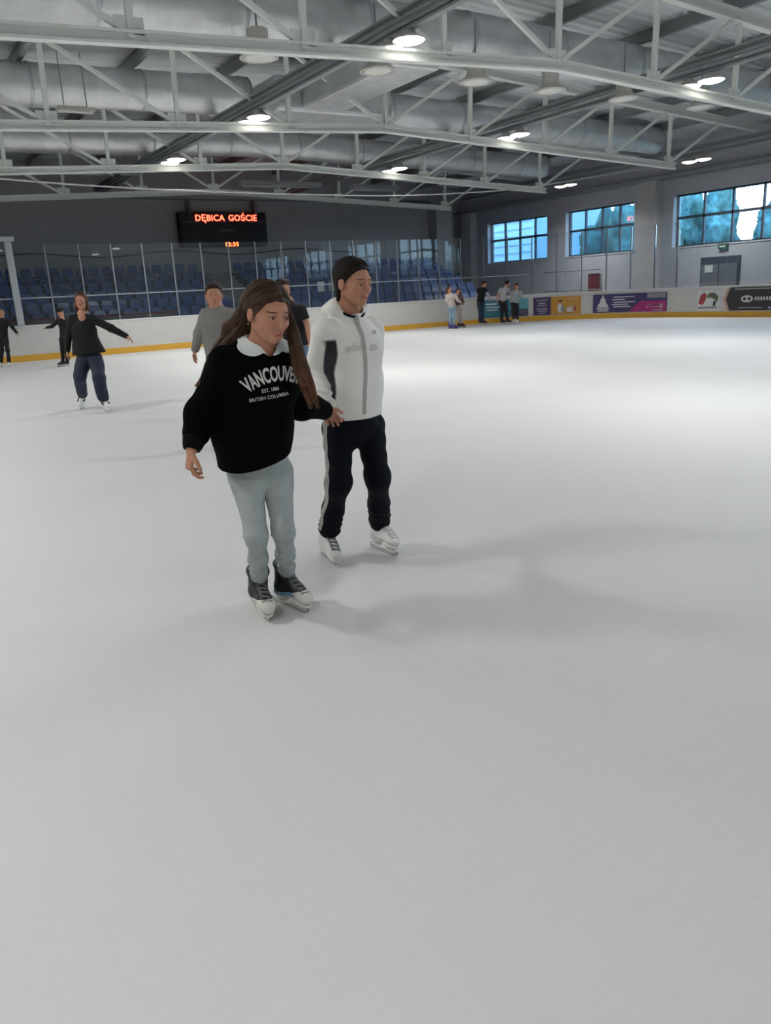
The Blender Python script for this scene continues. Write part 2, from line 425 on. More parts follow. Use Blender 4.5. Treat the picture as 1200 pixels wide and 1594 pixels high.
# trusses across the hall
NODE = 2.67
def truss(Y, label):
    r = empty('roof_truss', (XR, Y, 5.4)); tag(r, label, 'roof truss', 'white steel roof trusses across the hall')
    for c, zf, nm, w, h, xe in (('b', zb, 'bottom_chord', .16, .15, 11.0), ('t', zt, 'top_chord', .18, .2, 16.2)):
        m_ = MB(); xl = XR-(xe if c == 'b' else 30)
        if c == 'b': xl = XR-11.0-8
        m_.ibeam((xl, Y, zf(xl)), (XR, Y, zf(XR)), w, h, .03); m_.ibeam((XR, Y, zf(XR)), (XR+xe, Y, zf(XR+xe)), w, h, .03)
        m_.build(nm, mSteel, r)
    for k in range(-6, 5):
        x = XR+k*NODE
        MB().beam((x, Y, zb(x)), (x+.06, Y, zt(x)), .09, .09, (0, 1, 0)).build('vertical', mSteel, r)
        MB().box((x-.2, Y-.015, zb(x)+.05), (x+.2, Y+.015, zb(x)+.27)).build('gusset_plate', mSteel, r)
        for sgn in ((1, -1) if k == 0 else ((1,) if k > 0 else (-1,))):
            xe = x+sgn*NODE
            MB().beam((x+.06*sgn, Y, zb(x)+.08), (xe, Y, zt(xe)), .075, .075, (0, 1, 0)).build('diagonal', mSteel, r)
    return r
truss(12.1, 'nearest white roof truss, spanning the whole top of the photo')
truss(18.1, 'second white roof truss, behind the nearest one')
truss(24.0, 'third white roof truss, just before the end glass')
truss(30.0, 'farthest white roof truss, above the stands')
# lengthwise girders that carry the lamps
for x, lab, zz in ((8.25, 'dark girder running lengthwise above the left row of lamps', 5.78), (15.8, 'dark girder running lengthwise above the middle row of lamps', 5.80), (25.8, 'dark girder running lengthwise above the lamps by the window wall', 5.80)):
    t_ = empty('lamp_girder', (x, 15, zz)); tag(t_, lab, 'girder', 'lengthwise lamp girders')
    MB().ibeam((x, -6, zz+.01), (x, 33, zz+.01), .16, .12, .03).build('upper_flange', mSteelD, t_)
    MB().ibeam((x, -6, zz-.19), (x, 33, zz-.19), .12, .08, .03).build('lower_flange', mSteelD, t_)

# foil wrapped air ducts
def duct(Y, z, r, x0, x1, label, seams=1.25):
    o = empty('air_duct', (x0, Y, z)); tag(o, label, 'air duct', 'foil wrapped air ducts under the roof')
    pts = []; rs = []; n = int((x1-x0)/.16); rng = random.Random(int(Y*10))
    for i in range(n+1):
        x = x0+(x1-x0)*i/n; pts.append((x, Y, z-.047*abs(x-XR)*.5)); rs.append(r*(1+.018*rng.uniform(-1, 1)))
    MB().tube(pts, rs, 28).build('duct_skin', mFoil, o, True)
    k = 0; x = x0+.5
    while x < x1:
        zz = z-.047*abs(x-XR)*.5
        MB().tube([(x-.03, Y, zz), (x+.03, Y, zz)], r*1.035, 28).build('strap', mAlu, o, True); x += seams*2; k += 1
    return o
duct(14.55, 6.47, .48, -1.5, 25.3, 'nearest thick silver air duct, behind the nearest truss')
duct(20.5, 6.50, .44, -4, 9.2, 'silver air duct left of the middle, behind the second truss')
duct(20.9, 6.54, .44, 13.2, 25.3, 'silver air duct right of the middle, behind the second truss')
duct(26.4, 6.46, .42, -2, 25, 'farthest silver air duct, behind the third truss')
# foil box where the ducts meet in the middle
o = empty('duct_box', (11, 18.9, 6.2)); tag(o, 'crumpled foil air box under the roof in the middle', 'air duct')
m_ = MB(); m_.box((9.5, 19.4, 5.95), (12.9, 21.4, 6.75)); b = m_.build('casing', mFoil, o, bevel=.08)
m_ = MB(); m_.box((10.2, 15.2, 6.0), (11.4, 19.4, 6.6)); m_.build('spur', mFoil, o, bevel=.08)

# lamps
def make_lamp(lit):
    r = empty('high_bay_lamp' if lit else 'dome_lamp', (0, 0, 0))
    if lit:
        MB().lathe([(.02, .145), (.10, .145), (.14, .09), (.19, .06), (.275, .02), (.275, .0), (.24, .0)], n=28).build('housing', mHouse, r, True)
        MB().lathe([(.01, -.045), (.12, -.05), (.22, -.022), (.262, .004), (.22, .01)], n=28).build('diffuser', mLamp, r, True)
        MB().tube([(0, 0, .145), (0, 0, .147)], .03, 8).build('hanger', mSteelD, r)
    else:
        MB().lathe([(.03, .42), (.17, .42), (.18, .40), (.18, .14), (.21, .08), (.33, .0), (.33, -.02), (.29, -.02), (.1, .02)], n=28).build('housing', mHouse, r, True)
        MB().lathe([(.01, -.025), (.2, -.03), (.30, -.018), (.2, -.01)], n=28).build('reflector', mLampOff, r, True)
        MB().tube([(0, 0, .42), (0, 0, 1.1)], .018, 8).build('hanger', mSteelD, r)
    return r
LZ = 5.38
rows = [('left row', 8.24, [(12.40, 11.82), (18.37, 17.79), (24.1, 23.5)], ['nearest', 'second', 'farthest']),
        ('middle row', 15.8, [(12.27, 11.70), (18.18, 17.61), (24.07, 23.5)], ['nearest', 'second', 'farthest']),
        ('row by the window wall', 25.82, [(19.86, 19.28), (26.26, 25.68)], ['nearer', 'farther'])]
lampP = make_lamp(True); first = True; spots = []
for rn, x, prs, wd in rows:
    for (ya, yb), w in zip(prs, wd):
        for y, q in ((ya, 'farther'), (yb, 'nearer')):
            l = lampP if first else copy_tree(lampP); first = False
            l.location = (x, y, LZ)
            tag(l, 'bright round lamp, the %s of the %s pair in the %s' % (q, w, rn), 'lamp', 'lit ceiling lamps'); spots.append((x, y))
# the same rows go on above and behind the photographer and left of the picture; only the outermost left row is added
for y in (6.1, .1, -5.9, -11.9):
    for x in (8.24, 15.8): spots += [(x, y), (x, y-.43)]
for y in (24, 18, 12.1, 6.1, .1, -5.9):
    for x in (-2.2,): spots += [(x, y), (x, y-.43)]
for y in (13.4, 7.2, .8, -5.5): spots += [(25.82, y)]
for y in (24, 18): spots += [(-10, y), (-10, y-.43)]  # unseen extra lights, added to brighten the ice at the far left
for x, y in spots:
    ld = bpy.data.lights.new('ceiling_light', 'AREA'); ld.shape = 'DISK'; ld.size = .5; ld.energy = LAMP_W*(1.2 if x < 0 and y > 11 else ((.70 if x > 12 else .80) if y > 11 else (.74 if y > 3 else .57))); ld.color = (1, .985, .955); ld.spread = 2.6
    lo = bpy.data.objects.new('ceiling_light', ld); COL.objects.link(lo); lo.location = (x, y, LZ-.30)
for x in (-2.2, 8.24, 15.8):
    for y in (.1, -.5, -5.9, -6.5, -11.9, -12.5):
        l = copy_tree(lampP); l.location = (x, y, LZ); tag(l, 'bright round lamp behind the photographer, mirrored in the end glass', 'lamp', 'lit ceiling lamps behind the photographer')
off = make_lamp(False); names = ['leftmost', 'second from the left', 'third from the left', 'third from the right', 'second from the right', 'rightmost']
for i, x in enumerate((6.4, 8.75, 11.05, 13.05, 15.3, 18.0)):
    l = off if i == 0 else copy_tree(off); l.location = (x, 13.6, 5.4)
    tag(l, 'unlit white dome lamp under the nearest duct, %s of six' % names[i], 'lamp', 'unlit dome lamps')
# strip fixtures and radiant heaters
for (x0, x1, y, z, lab) in ((4.05, 4.8, 18.32, 5.37, 'short white strip light by the second truss, at the left'), (2.2, 2.95, 18.3, 5.37, 'white strip light at the left edge beside another strip light')):
    l = empty('strip_light', ((x0+x1)/2, y, z)); tag(l, lab, 'lamp', 'strip lights')
    MB().box((x0, y-.12, z), (x1, y+.12, z+.07)).build('housing', mHouse, l, bevel=.01)
    MB().box((x0+.03, y-.1, z-.02), (x1-.03, y+.1, z)).build('diffuser', mLampOff, l)
    for xx in (x0+.15, x1-.15): MB().tube([(xx, y, z+.07), (xx, y, z+1.1)], .012, 6).build('hanger', mSteelD, l)
for (x0, x1, y, z, lab) in ((5.9, 7.2, 27, 5.48, 'long pale heater under the roof at the far left'), (7.5, 8.1, 27, 5.5, 'short pale heater under the roof left of the scoreboard'), (11.6, 14.7, 27, 5.25, 'long pale heater under the roof above the scoreboard'), (16.0, 18.0, 27, 5.2, 'long pale heater under the roof right of the scoreboard')):
    l = empty('radiant_heater', ((x0+x1)/2, y, z)); tag(l, lab, 'heater', 'radiant heaters over the stands')
    MB().add([(x0, y-.2, z), (x1, y-.2, z), (x1, y+.2, z), (x0, y+.2, z), (x0, y-.1, z+.14), (x1, y-.1, z+.14), (x1, y+.1, z+.14), (x0, y+.1, z+.14)],
             [(0, 1, 5, 4), (1, 2, 6, 5), (2, 3, 7, 6), (3, 0, 4, 7), (4, 5, 6, 7), (0, 3, 2, 1)]).build('reflector', mAlu, l)
    MB().tube([(x0+.1, y, z-.03), (x1-.1, y, z-.03)], .035, 10).build('tube', mSteelD, l, True)
    for xx in (x0+.3, x1-.3): MB().tube([(xx, y, z+.14), (xx, y, z+1.0)], .012, 6).build('hanger', mSteelD, l)
# cables
cp = [(-3, 22.6, 5.35), (0, 22.8, 4.98), (3.48, 23, 4.7), (6.8, 23, 4.54), (10.8, 23, 4.47), (14.9, 23, 4.47), (18, 23, 4.6), (20.9, 23, 4.83), (25.6, 23, 5.45), (27.9, 23, 5.8)]
def catmull(P, n=8):
    P = [A_(*p) for p in P]; out = []
    for i in range(len(P)-1):
        p0, p1, p2, p3 = P[max(i-1, 0)], P[i], P[i+1], P[min(i+2, len(P)-1)]
        for k in range(n):
            t = k/n; out.append(.5*((2*p1)+(-p0+p2)*t+(2*p0-5*p1+4*p2-p3)*t*t+(-p0+3*p1-3*p2+p3)*t**3))
    return out+[P[-1]]
tag(MB().tube(catmull(cp), .022, 6).build('hanging_cable', mCable, smooth=True), 'thin white cable sagging across the hall in front of the end wall', 'cable')
dk = []
for i in range(0, 40):
    x = -2+i*.6; dk.append((x, 35.8, 3.58+.10*math.cos(x*1.05)))
tag(MB().tube(dk, .03, 6).build('wall_cable', mCableD, smooth=True), 'dark cable looped along the end wall above the seats', 'cable')
tag(MB().tube([(-18, 35.9, 5.85), (26, 35.9, 5.85)], .06, 8).build('wall_pipe', mSteelD, smooth=True), 'grey pipe along the top of the end wall', 'pipe')

# ---- dasher boards
db = empty('dasher_boards', (12, YE, 0)); tag(db, 'white ice rink boards with yellow kick plate and white cap', 'rink boards')
m_ = MB(); strip(m_, 0, cum[-1], .19, 1.03, 0, .10); m_.build('board_panel', mWhite, db)
m_ = MB(); strip(m_, 0, cum[-1], 0, .19, -.02, .10); m_.build('kick_plate', mYel, db)
m_ = MB(); strip(m_, 0, cum[-1], 1.03, 1.07, -.02, .13); m_.build('cap_rail', mCap, db)
# glass: panes, posts and the seam rail
sE = cum[1]; S0 = 14+(-1.0)
posts = [s for s in np.arange(S0+1.05, sE+RC_*PI/2+.3, .98)]
pz0, pz1 = 1.07, 3.38
gs = empty('glass_screen', (9, YE, 1.07)); tag(gs, 'tall clear glass screen on the boards in front of the blue seats', 'glass screen')
for i in range(len(posts)-1):
    m_ = MB(); strip(m_, posts[i]+.025, posts[i+1]-.025, pz0, pz1, .05, .062, .5); m_.build('glass_pane', mGlass, gs)
for s in posts:
    p, d_, n_ = pt(s)
    m_ = MB(); q = p+n_*.056; m_.beam((*q, pz0), (*q, pz1), .065, .04, up=(*d_, 0)); m_.build('post', mPost, gs)
m_ = MB(); strip(m_, S0+1, s_at(822), 1.84, 1.87, .03, .09); m_.build('seam_rail', mAlu, gs)
gs2 = empty('glass_screen', (XS, 10, 1.07)); tag(gs2, 'frameless clear glass screen on the boards along the window wall', 'glass screen')
sSide = posts[-1]+.06
while sSide+2.0 < cum[-1]-12:
    m_ = MB(); strip(m_, sSide+.01, sSide+1.99, pz0, 3.1, .05, .062, 1); m_.build('glass_pane', mGlass, gs2); sSide += 2.0
# stout gate post at the left
gpst = empty('gate_post', (3.95, 26.74, 1.07)); tag(gpst, 'stout pale post with a cap on the boards at the left edge', 'post')
m_ = MB(); m_.beam((3.93, 26.64, 1.072), (3.93, 26.64, 3.48), .2, .12, up=(0, 1, 0)); m_.build('shaft', mAlu, gpst, bevel=.02)
m_ = MB(); m_.box((3.45, 26.55, 3.48), (4.12, 26.73, 3.62)); m_.build('cap', mAlu, gpst, bevel=.02)

# ---- advertising panels on the boards
def ad(px0, px1, base, label, marks, z0=.22, z1=.93):
    s0, s1 = s_at(px0), s_at(px1); r = MB(); strip(r, s0, s1, z0, z1, -.018, -.001)
    o = r.build('advertising_panel', base); tag(o, label, 'advertisement', 'advertisements on the boards')
    H = z1-z0; W = s1-s0
    for nm, u0, u1, v0, v1, m in marks:
        q = MB(); strip(q, s0+u0*W, s0+u1*W, z0+v0*H, z0+v1*H, -.024, -.018); q.build(nm, m, o)
    return o, s0, s1, z0, z1
mP = {k: mat('print_'+k, c, .45) for k, c in dict(teal=(.06, .25, .33), sky=(.12, .42, .50), slate=(.10, .10, .16), purple=(.07, .04, .13), orange=(.60, .30, .05), navy=(.055, .05, .16), magenta=(.42, .03, .20), charcoal=(.04, .038, .04),
       pale=(.70, .70, .74), lilac=(.42, .40, .50), cream=(.62, .50, .40), red=(.40, .05, .05), green=(.10, .14, .08), grey=(.30, .30, .33), skin=(.55, .33, .22), peach=(.62, .36, .25)).items()}
def lines(spec, m):
    return [('print_line', *s, m) for s in spec]
ad(752, 822, mP['teal'], 'teal and blue advertising panel on the corner boards behind the skaters',
   [('print_field', .60, 1, .42, 1, mP['sky']), ('print_field', .60, 1, 0, .42, mP['slate'])]+lines([(.06, .3, .72, .80), (.06, .38, .55, .61), (.08, .33, .40, .46), (.66, .95, .70, .78), (.66, .85, .2, .26)], mP['pale']))
ad(830, 857, mP['purple'], 'dark purple advertising panel with pale lines beside the orange one',
   lines([(.18, .82, .80, .86), (.30, .70, .62, .70), (.22, .78, .50, .56), (.18, .82, .33, .38), (.22, .78, .20, .26), (.3, .7, .08, .13)], mP['lilac']))
OR = ad(857.5, 904, mP['orange'], 'orange advertising panel with two pale figures on the boards',
   [])
def strip_poly(mb, pts, s0, s1, z0, z1, off):
    vs = []
    for u, v in pts:
        p, d_, n_ = pt(s0+u*(s1-s0)); vs.append((*(p+n_*off), z0+v*(z1-z0)))
    return mb.add(vs, [tuple(range(len(vs)))])
def oval(cu, cv, ru, rv, n=18): return [(cu+ru*math.cos(a), cv+rv*math.sin(a)) for a in np.linspace(0, 2*PI, n+1)[:-1]]
o = OR[0]
for i, (nm, c, mm) in enumerate((('print_figure', (.30, .34, .085, .26), 'pale'), ('print_figure', (.40, .30, .06, .22), 'grey'), ('print_figure', (.31, .66, .05, .10), 'skin'), ('print_figure', (.68, .26, .16, .16), 'cream'), ('print_figure', (.60, .22, .08, .10), 'pale'), ('print_figure', (.67, .48, .06, .10), 'skin'), ('print_figure', (.80, .30, .05, .12), 'red'), ('print_figure', (.32, .74, .055, .06), 'charcoal'))):
    m_ = MB(); strip_poly(m_, oval(*c), *OR[1:], -.020-.0012*i); m_.build(nm, mP[mm], o)
m_ = MB()
for q in np.arange(.60, .92, .055): strip(m_, OR[1]+q*(OR[2]-OR[1]), OR[1]+(q+.035)*(OR[2]-OR[1]), OR[3]+.80*.71, OR[3]+.88*.71, -.024, -.018)
m_.build('lettering', mP['cream'], o)
o, s0, s1, z0, z1 = ad(923, 1038, mP['navy'], 'navy and magenta advertising panel with a white emblem on the boards',
   [('print_field', .62, .99, .02, .56, mP['magenta']), ('print_field', .72, .98, .72, .98, mP['grey'])]+lines([(.27, .55, .80, .85), (.25, .42, .66, .71), (.27, .56, .52, .57), (.25, .46, .40, .45), (.27, .50, .28, .33), (.74, .94, .34, .40), (.72, .95, .22, .28), (.80, .94, .06, .12), (.06, .20, .06, .12), (.05, .21, .16, .24)], mP['pale']))
m_ = MB(); strip_poly(m_, [(.055, .28), (.07, .46), (.09, .52), (.095, .70), (.115, .80), (.12, .94), (.14, .94), (.145, .80), (.165, .70), (.17, .52), (.19, .46), (.205, .28)], s0, s1, z0, z1, -.026); m_.build('emblem', mP['pale'], o)
m_ = MB(); strip_poly(m_, [(.48, .02), (.62, .02), (.62, .56)], s0, s1, z0, z1, -.026); m_.build('print_field', mP['magenta'], o)
o, s0, s1, z0, z1 = ad(1086, 1120, mCap, 'white panel with a small dark red and green emblem on the boards', [])
for nm, pts, mm in (('emblem', [(.05, .35), (.12, .75), (.3, .9), (.42, .78), (.36, .5), (.25, .3)], 'red'), ('emblem', [(.40, .62), (.5, .85), (.75, .9), (.95, .7), (.9, .4), (.78, .55), (.6, .66)], 'green'), ('print_line', [(.05, .10), (.05, .2), (.9, .22), (.9, .12)], 'grey'), ('emblem', [(.7, .25), (.74, .5), (.86, .45), (.82, .25)], 'charcoal')):
    m_ = MB(); strip_poly(m_, pts, s0, s1, z0, z1, -.021); m_.build(nm, mP[mm], o)
sA, sB = s_at(1136), s_at(1199)
o, s0, s1, z0, z1 = ad(1136, 1290, mP['charcoal'], 'long charcoal advertising panel with pale lettering at the right edge', lines([(.05, .95, .90, .95), (.10, .36, .10, .14), (.42, .62, .07, .15)], mP['lilac']), z1=1.0)
m_ = MB(); strip_poly(m_, [(-.045, .5), (0, 0), (0, 1)], s0, s1, z0, z1, -.012); m_.build('point', mP['charcoal'], o)
m_ = MB(); strip_poly(m_, [(-.075, .5), (-.03, 0), (-.005, 0), (-.05, .5), (-.005, 1), (-.03, 1)], s0, s1, z0, z1, -.010); m_.build('point', mP['peach'], o)
m_ = MB(); c_ = (.19, .5)
ring = [(c_[0]+.065*math.cos(a), c_[1]+.15*math.sin(a)) for a in np.linspace(0, 2*PI, 20)[:-1]]; strip_poly(m_, ring, s0, s1, z0, z1, -.026); m_.build('emblem', mP['pale'], o)
for q in (.165, .215):
    m_ = MB(); ring = [(q+.018*math.cos(a), .5+.075*math.sin(a)) for a in np.linspace(0, 2*PI, 16)[:-1]]; strip_poly(m_, ring, s0, s1, z0, z1, -.028); m_.build('emblem', mP['charcoal'], o)
m_ = MB()
for q in np.arange(.275, .48, .03): strip(m_, s0+q*(s1-s0), s0+(q+.018)*(s1-s0), z0+.43*(z1-z0), z0+.58*(z1-z0), -.024, -.018)
m_.build('lettering', mP['pale'], o)

# ---- stands with blue seats
m_ = MB(); rise, tread, Y0 = .33, .85, 28.6
for k in range(7): m_.box((-8, Y0+k*tread, 0), (24.9, Y0+(k+1)*tread+(.6 if k == 6 else 0), .62+k*rise))
struct(m_.build('stand_steps', mConc), 'stepped concrete stand under the blue seats', 'stand')
m_ = MB(); m_.box((-8, 28.0, 0), (9.2, 28.12, 1.18)); pb = m_.build('parapet', mat('parapet_grey', (.2, .18, .2), .7)); tag(pb, 'low grey parapet with a red edge in front of the stands', 'parapet')
MB().box((-8, 27.98, 1.18), (9.2, 28.14, 1.23)).build('red_edge', mRed, pb)
sm = MB()
sm.add([(-.21, 0, 0), (.21, 0, 0), (.21, .40, -.02), (-.21, .40, -.02), (-.2, 0, .05), (.2, 0, .05), (.2, .38, .035), (-.2, .38, .035)], [(3, 2, 1, 0), (0, 1, 5, 4), (1, 2, 6, 5), (2, 3, 7, 6), (3, 0, 4, 7), (4, 5, 6, 7)])
sm.add([(-.21, .34, .0), (.21, .34, .0), (.205, .44, .22), (.16, .475, .36), (-.16, .475, .36), (-.205, .44, .22), (-.21, .39, -.02), (.21, .39, -.02), (.205, .475, .21), (.16, .505, .36), (-.16, .505, .36), (-.205, .475, .21)],
       [(0, 1, 2, 5), (5, 2, 3, 4), (7, 6, 11, 8), (8, 11, 10, 9), (0, 6, 7, 1), (1, 7, 8, 2), (2, 8, 9, 3), (3, 9, 10, 4), (4, 10, 11, 5), (5, 11, 6, 0)])
sm.box((-.03, .15, -.36), (.03, .25, 0)); sm.box((-.14, .12, -.38), (.14, .30, -.35))
sme = bpy.data.meshes.new('stadium_seat'); sme.from_pydata(sm.v, [], sm.f); sme.materials.append(mSeat)
bm = bmesh.new(); bm.from_mesh(sme); bmesh.ops.recalc_face_normals(bm, faces=bm.faces); bm.to_mesh(sme); bm.free()
rown = ['front', 'second', 'third', 'fourth', 'fifth', 'top']
for k in range(6):
    x = 3.4
    while x < 24.3:
        if not (12.15+.0*k < x < 13.85):
            o = bpy.data.objects.new('stadium_seat', sme); COL.objects.link(o); o.location = (x, Y0+k*tread+.22, .62+k*rise+.38)
            side = 'left' if x < 13 else 'right'
            tag(o, 'blue plastic seat in the %s row of the stand, %s of the steps' % (rown[k], side), 'seat', 'blue seats of the %s row %s of the steps' % (rown[k], side))
        x += .5
st = MB()
for k in range(13): st.box((12.4, Y0+k*tread/2-.1, .62+(k-2)*rise/2), (13.6, Y0+(k+1)*tread/2-.1, .62+(k)*rise/2+.02))
struct(st.build('stand_stairs', mat('stair_concrete', (.27, .26, .26), .8)), 'pale concrete stairs between two blocks of blue seats', 'stairs')
for i, (x, lab) in enumerate(((15.35, 'white card standing in the stand behind the black T-shirt skater'), (15.85, 'grey card standing beside the white card in the stand'))):
    tag(MB().box((x, 29.0, 1.62), (x+.3, 29.03, 2.0)).build('sign_card', mCap if i == 0 else mP['grey']), lab, 'card')

# ---- scoreboard
sb = empty('scoreboard', (14.4, 35.8, 3.82)); tag(sb, 'black scoreboard with red glowing letters on the end wall', 'scoreboard')
x0, x1, z0, z1 = 12.30, 16.42, 3.80, 5.28
MB().box((x0, 35.62, z0), (x1, 35.99, z1)).build('casing', mBlack, sb, bevel=.02)
for bx in (x0+.5, x1-.5): MB().box((bx-.05, 35.5, z1-.1), (bx+.05, 35.99, z1+.5)).build('bracket', mSteelD, sb)
mPlate = mat('scoreboard_plate', (.09, .08, .09), .4)
for a, b, c, d_ in ((x0+.15, z0+1.02, x0+1.0, z0+1.09), (x1-.95, z0+1.02, x1-.1, z0+1.09), (x0+1.75, z0+.66, x0+2.55, z0+.76), (x0+1.9, z0+1.05, x0+2.3, z0+1.11)):
    MB().box((a, 35.605, b), (c, 35.62, d_)).build('caption_plate', mPlate, sb)
mLed = mat('led_red', (.5, .02, .01), .5, emit=(1, .05, .025), estr=9)
mLedO = mat('led_orange', (.5, .05, .01), .5, emit=(1, .12, .03), estr=7)
def sbtext(t, cx_, cz_, size, w, m):
    vs, fs = text_geo(t, size, 1.05); k = w/np.ptp(vs[:, 0])
    MB().add([(cx_+p[0]*k, 35.60, cz_+p[1]) for p in vs], fs).build('led_text', m, sb)
sbtext('DĘBICA', 13.70, 5.02, .36, 1.36, mLed); sbtext('GOŚCIE', 15.26, 5.02, .36, 1.36, mLed)
sbtext('12:35', 14.62, 3.90, .24, .62, mLedO)

# ---- railing and red box by the window wall
rl = empty('guard_railing', (27.2, 26.9, 0)); tag(rl, 'thin metal guard railing with mesh behind the corner boards', 'railing')
for zz in (1.95, 1.1): MB().tube([(27.2, 25.2, zz), (27.2, 28.7, zz)], .026, 8).build('rail', mSteelD, rl, True)
for yy in (25.2, 26.4, 27.55, 28.7): MB().tube([(27.2, yy, 0), (27.2, yy, 1.95)], .022, 8).build('post', mSteelD, rl, True)
m_ = MB()
for yy in np.arange(25.3, 28.7, .12): m_.tube([(27.2, yy, .2), (27.2, yy, 1.95)], .006, 4, False)
m_.build('mesh_infill', mSteelD, rl)
rb = empty('fire_cabinet', (27.3, 25.8, 0)); tag(rb, 'dark red upright cabinet beside the guard railing', 'cabinet')
MB().box((27.3, 25.45, .9), (27.55, 26.05, 1.78)).build('cabinet_body', mRed, rb, bevel=.02)
MB().box((27.285, 25.5, .95), (27.3, 26.0, 1.73)).build('door', mRed, rb, bevel=.005)
MB().box((27.36, 25.62, 0), (27.46, 25.88, .9)).build('stand', mSteelD, rb)

# ---- outside the windows
gr = struct(MB().box((28.45, -40, -.4), (140, 140, -.3)).build('ground', mat('outside_grass', (.07, .12, .05), .9)))
mLeaf = mat('foliage_green', (.06, .15, .13), .8, var=.75, scale=2.6, bump=1, bscale=5); mBark = mat('bark', (.06, .045, .035), .9)
def tree(x, y, h, r, seed, label):
    rng = random.Random(seed); t = empty('leafy_tree', (x, y, -.3)); tag(t, label, 'tree', 'trees outside the windows')
    MB().tube([(x, y, -.3), (x+.1, y, h*.35), (x, y+.1, h*.8)], [.22, .16, .05], 10).build('trunk', mBark, t, True)
    bm = bmesh.new(); bmesh.ops.create_icosphere(bm, subdivisions=5, radius=1)
    ph = [(rng.uniform(0, 6), rng.uniform(2, 5), Vector((rng.gauss(0, 1), rng.gauss(0, 1), rng.gauss(0, 1))).normalized()) for _ in range(14)]
    for v in bm.verts:
        d = v.co.normalized(); k = 1+sum(.075*math.sin(a+b*d.dot(q)*2) for a, b, q in ph)+rng.uniform(-.05, .05)
        v.co = Vector((x+d.x*r*k, y+d.y*r*k, h*.62+d.z*h*.42*k))
    me = bpy.data.meshes.new('foliage'); bm.to_mesh(me); bm.free(); link('foliage', me, mLeaf, t, True)
tree(41.5, 34.6, 6.0, 1.9, 1, 'tree behind the right half of the middle window')
tree(44, 40.2, 5.2, 1.9, 2, 'tree behind the left half of the middle window')
tree(46, 34.4, 6.6, 2.0, 3, 'tree behind the left half of the nearest window')
tree(49.5, 30.6, 6.2, 1.9, 4, 'tree behind the middle of the nearest window')
tree(48, 25.8, 4.0, 1.9, 5, 'low tree behind the right part of the nearest window')
bl = empty('neighbour_building', (44, 52, -.3)); tag(bl, 'pale blue building seen through the farthest window', 'building')
mBl = mat('building_pale_blue', (.42, .66, .80), .7); mBl2 = mat('building_band', (.22, .36, .48), .5)
MB().box((42, 45.4, -.3), (50, 64, 13)).build('facade', mBl, bl)
for zz in np.arange(2.6, 12.5, .55): MB().box((41.94, 45.6, zz), (42, 63.8, zz+.10)).build('ledge', mBl2, bl)

# ---- sky
w = bpy.data.worlds.new('sky'); SC.world = w; w.use_nodes = True; nt = w.node_tree; bg = nt.nodes['Background']
tc = nt.nodes.new('ShaderNodeTexCoord'); sx = nt.nodes.new('ShaderNodeSeparateXYZ'); nt.links.new(tc.outputs['Generated'], sx.inputs[0])
cr = nt.nodes.new('ShaderNodeValToRGB'); nt.links.new(sx.outputs['Z'], cr.inputs[0])
cr.color_ramp.elements[0].position = .12; cr.color_ramp.elements[0].color = (.86, .94, 1, 1); cr.color_ramp.elements[1].position = .5; cr.color_ramp.elements[1].color = (.35, .58, .95, 1)
nt.links.new(cr.outputs[0], bg.inputs['Color']); bg.inputs['Strength'].default_value = SKY_W
SC.view_settings.view_transform = 'Standard'; SC.view_settings.look = 'None'; SC.view_settings.exposure = EXPO; SC.view_settings.gamma = 1; SC.view_settings.use_curve_mapping = False
SC.cycles.use_denoising = True; SC.cycles.max_bounces = 10; SC.cycles.transparent_max_bounces = 16; SC.cycles.caustics_reflective = False; SC.cycles.caustics_refractive = False
SC.cycles.sample_clamp_indirect = 6

# ================================================================== THE SKATERS
SKIN = A_(.52, .255, .165)
mSkin = mat('skin', tuple(SKIN), .5, attr='tint', spec=.35)
mEye = mat('eye_white', (.62, .58, .55), .3); mIris = mat('iris_dark', (.03, .022, .015), .25)
mHairB = mat('hair_brown', (.10, .05, .028), .5, attr='tint', var=.3, scale=26, bump=.15, bscale=60, spec=.22)
mHairD = mat('hair_dark_brown', (.013, .008, .0065), .55, var=.3, scale=40, bump=.15, bscale=80, spec=.2)
mBrow = mat('eyebrow_brown', (.07, .035, .02), .7)
mSweat = mat('black_sweatshirt_fabric', (.0028, .0028, .0035), .95, bump=.25, bscale=300, spec=.06)
mRib = mat('black_ribbing', (.0035, .0035, .0045), .95, bump=.3, bscale=150, spec=.15)
mCollar = mat('white_collar_cotton', (.74, .80, .78), .8, bump=.15, bscale=200)
mPrint = mat('print_pale', (.62, .62, .60), .8)
mJean = mat('light_blue_denim', (.37, .415, .42), .85, var=.16, scale=9, bump=.3, bscale=90)
mJacket = mat('white_jacket_shell', (.82, .81, .77), .6, attr='tint', bump=.12, bscale=35)
mTrack = mat('black_track_fabric', (.0045, .006, .010), .75, spec=.12)
mStripe = mat('stripe_silver', (.50, .49, .45), .6)
mZip = mat('zip_grey', (.42, .42, .41), .5)
mBootW = mat('boot_white', (.80, .80, .78), .45); mBootK = mat('boot_black', (.012, .013, .016), .5); mHold = mat('holder_cream', (.66, .66, .60), .45)
mBlade = mat('blade_steel', (.55, .56, .58), .25, metal=.9)
mLace = mat('lace_white', (.72, .72, .70), .8); mLaceG = mat('lace_grey', (.16, .17, .18), .8); mStrapK = mat('strap_black', (.02, .022, .025), .6); mBlue = mat('skate_blue', (.10, .22, .36), .5)
def cloth(name, c, r=.85): return mat(name, c, r, var=.08, scale=12, bump=.2, bscale=120)

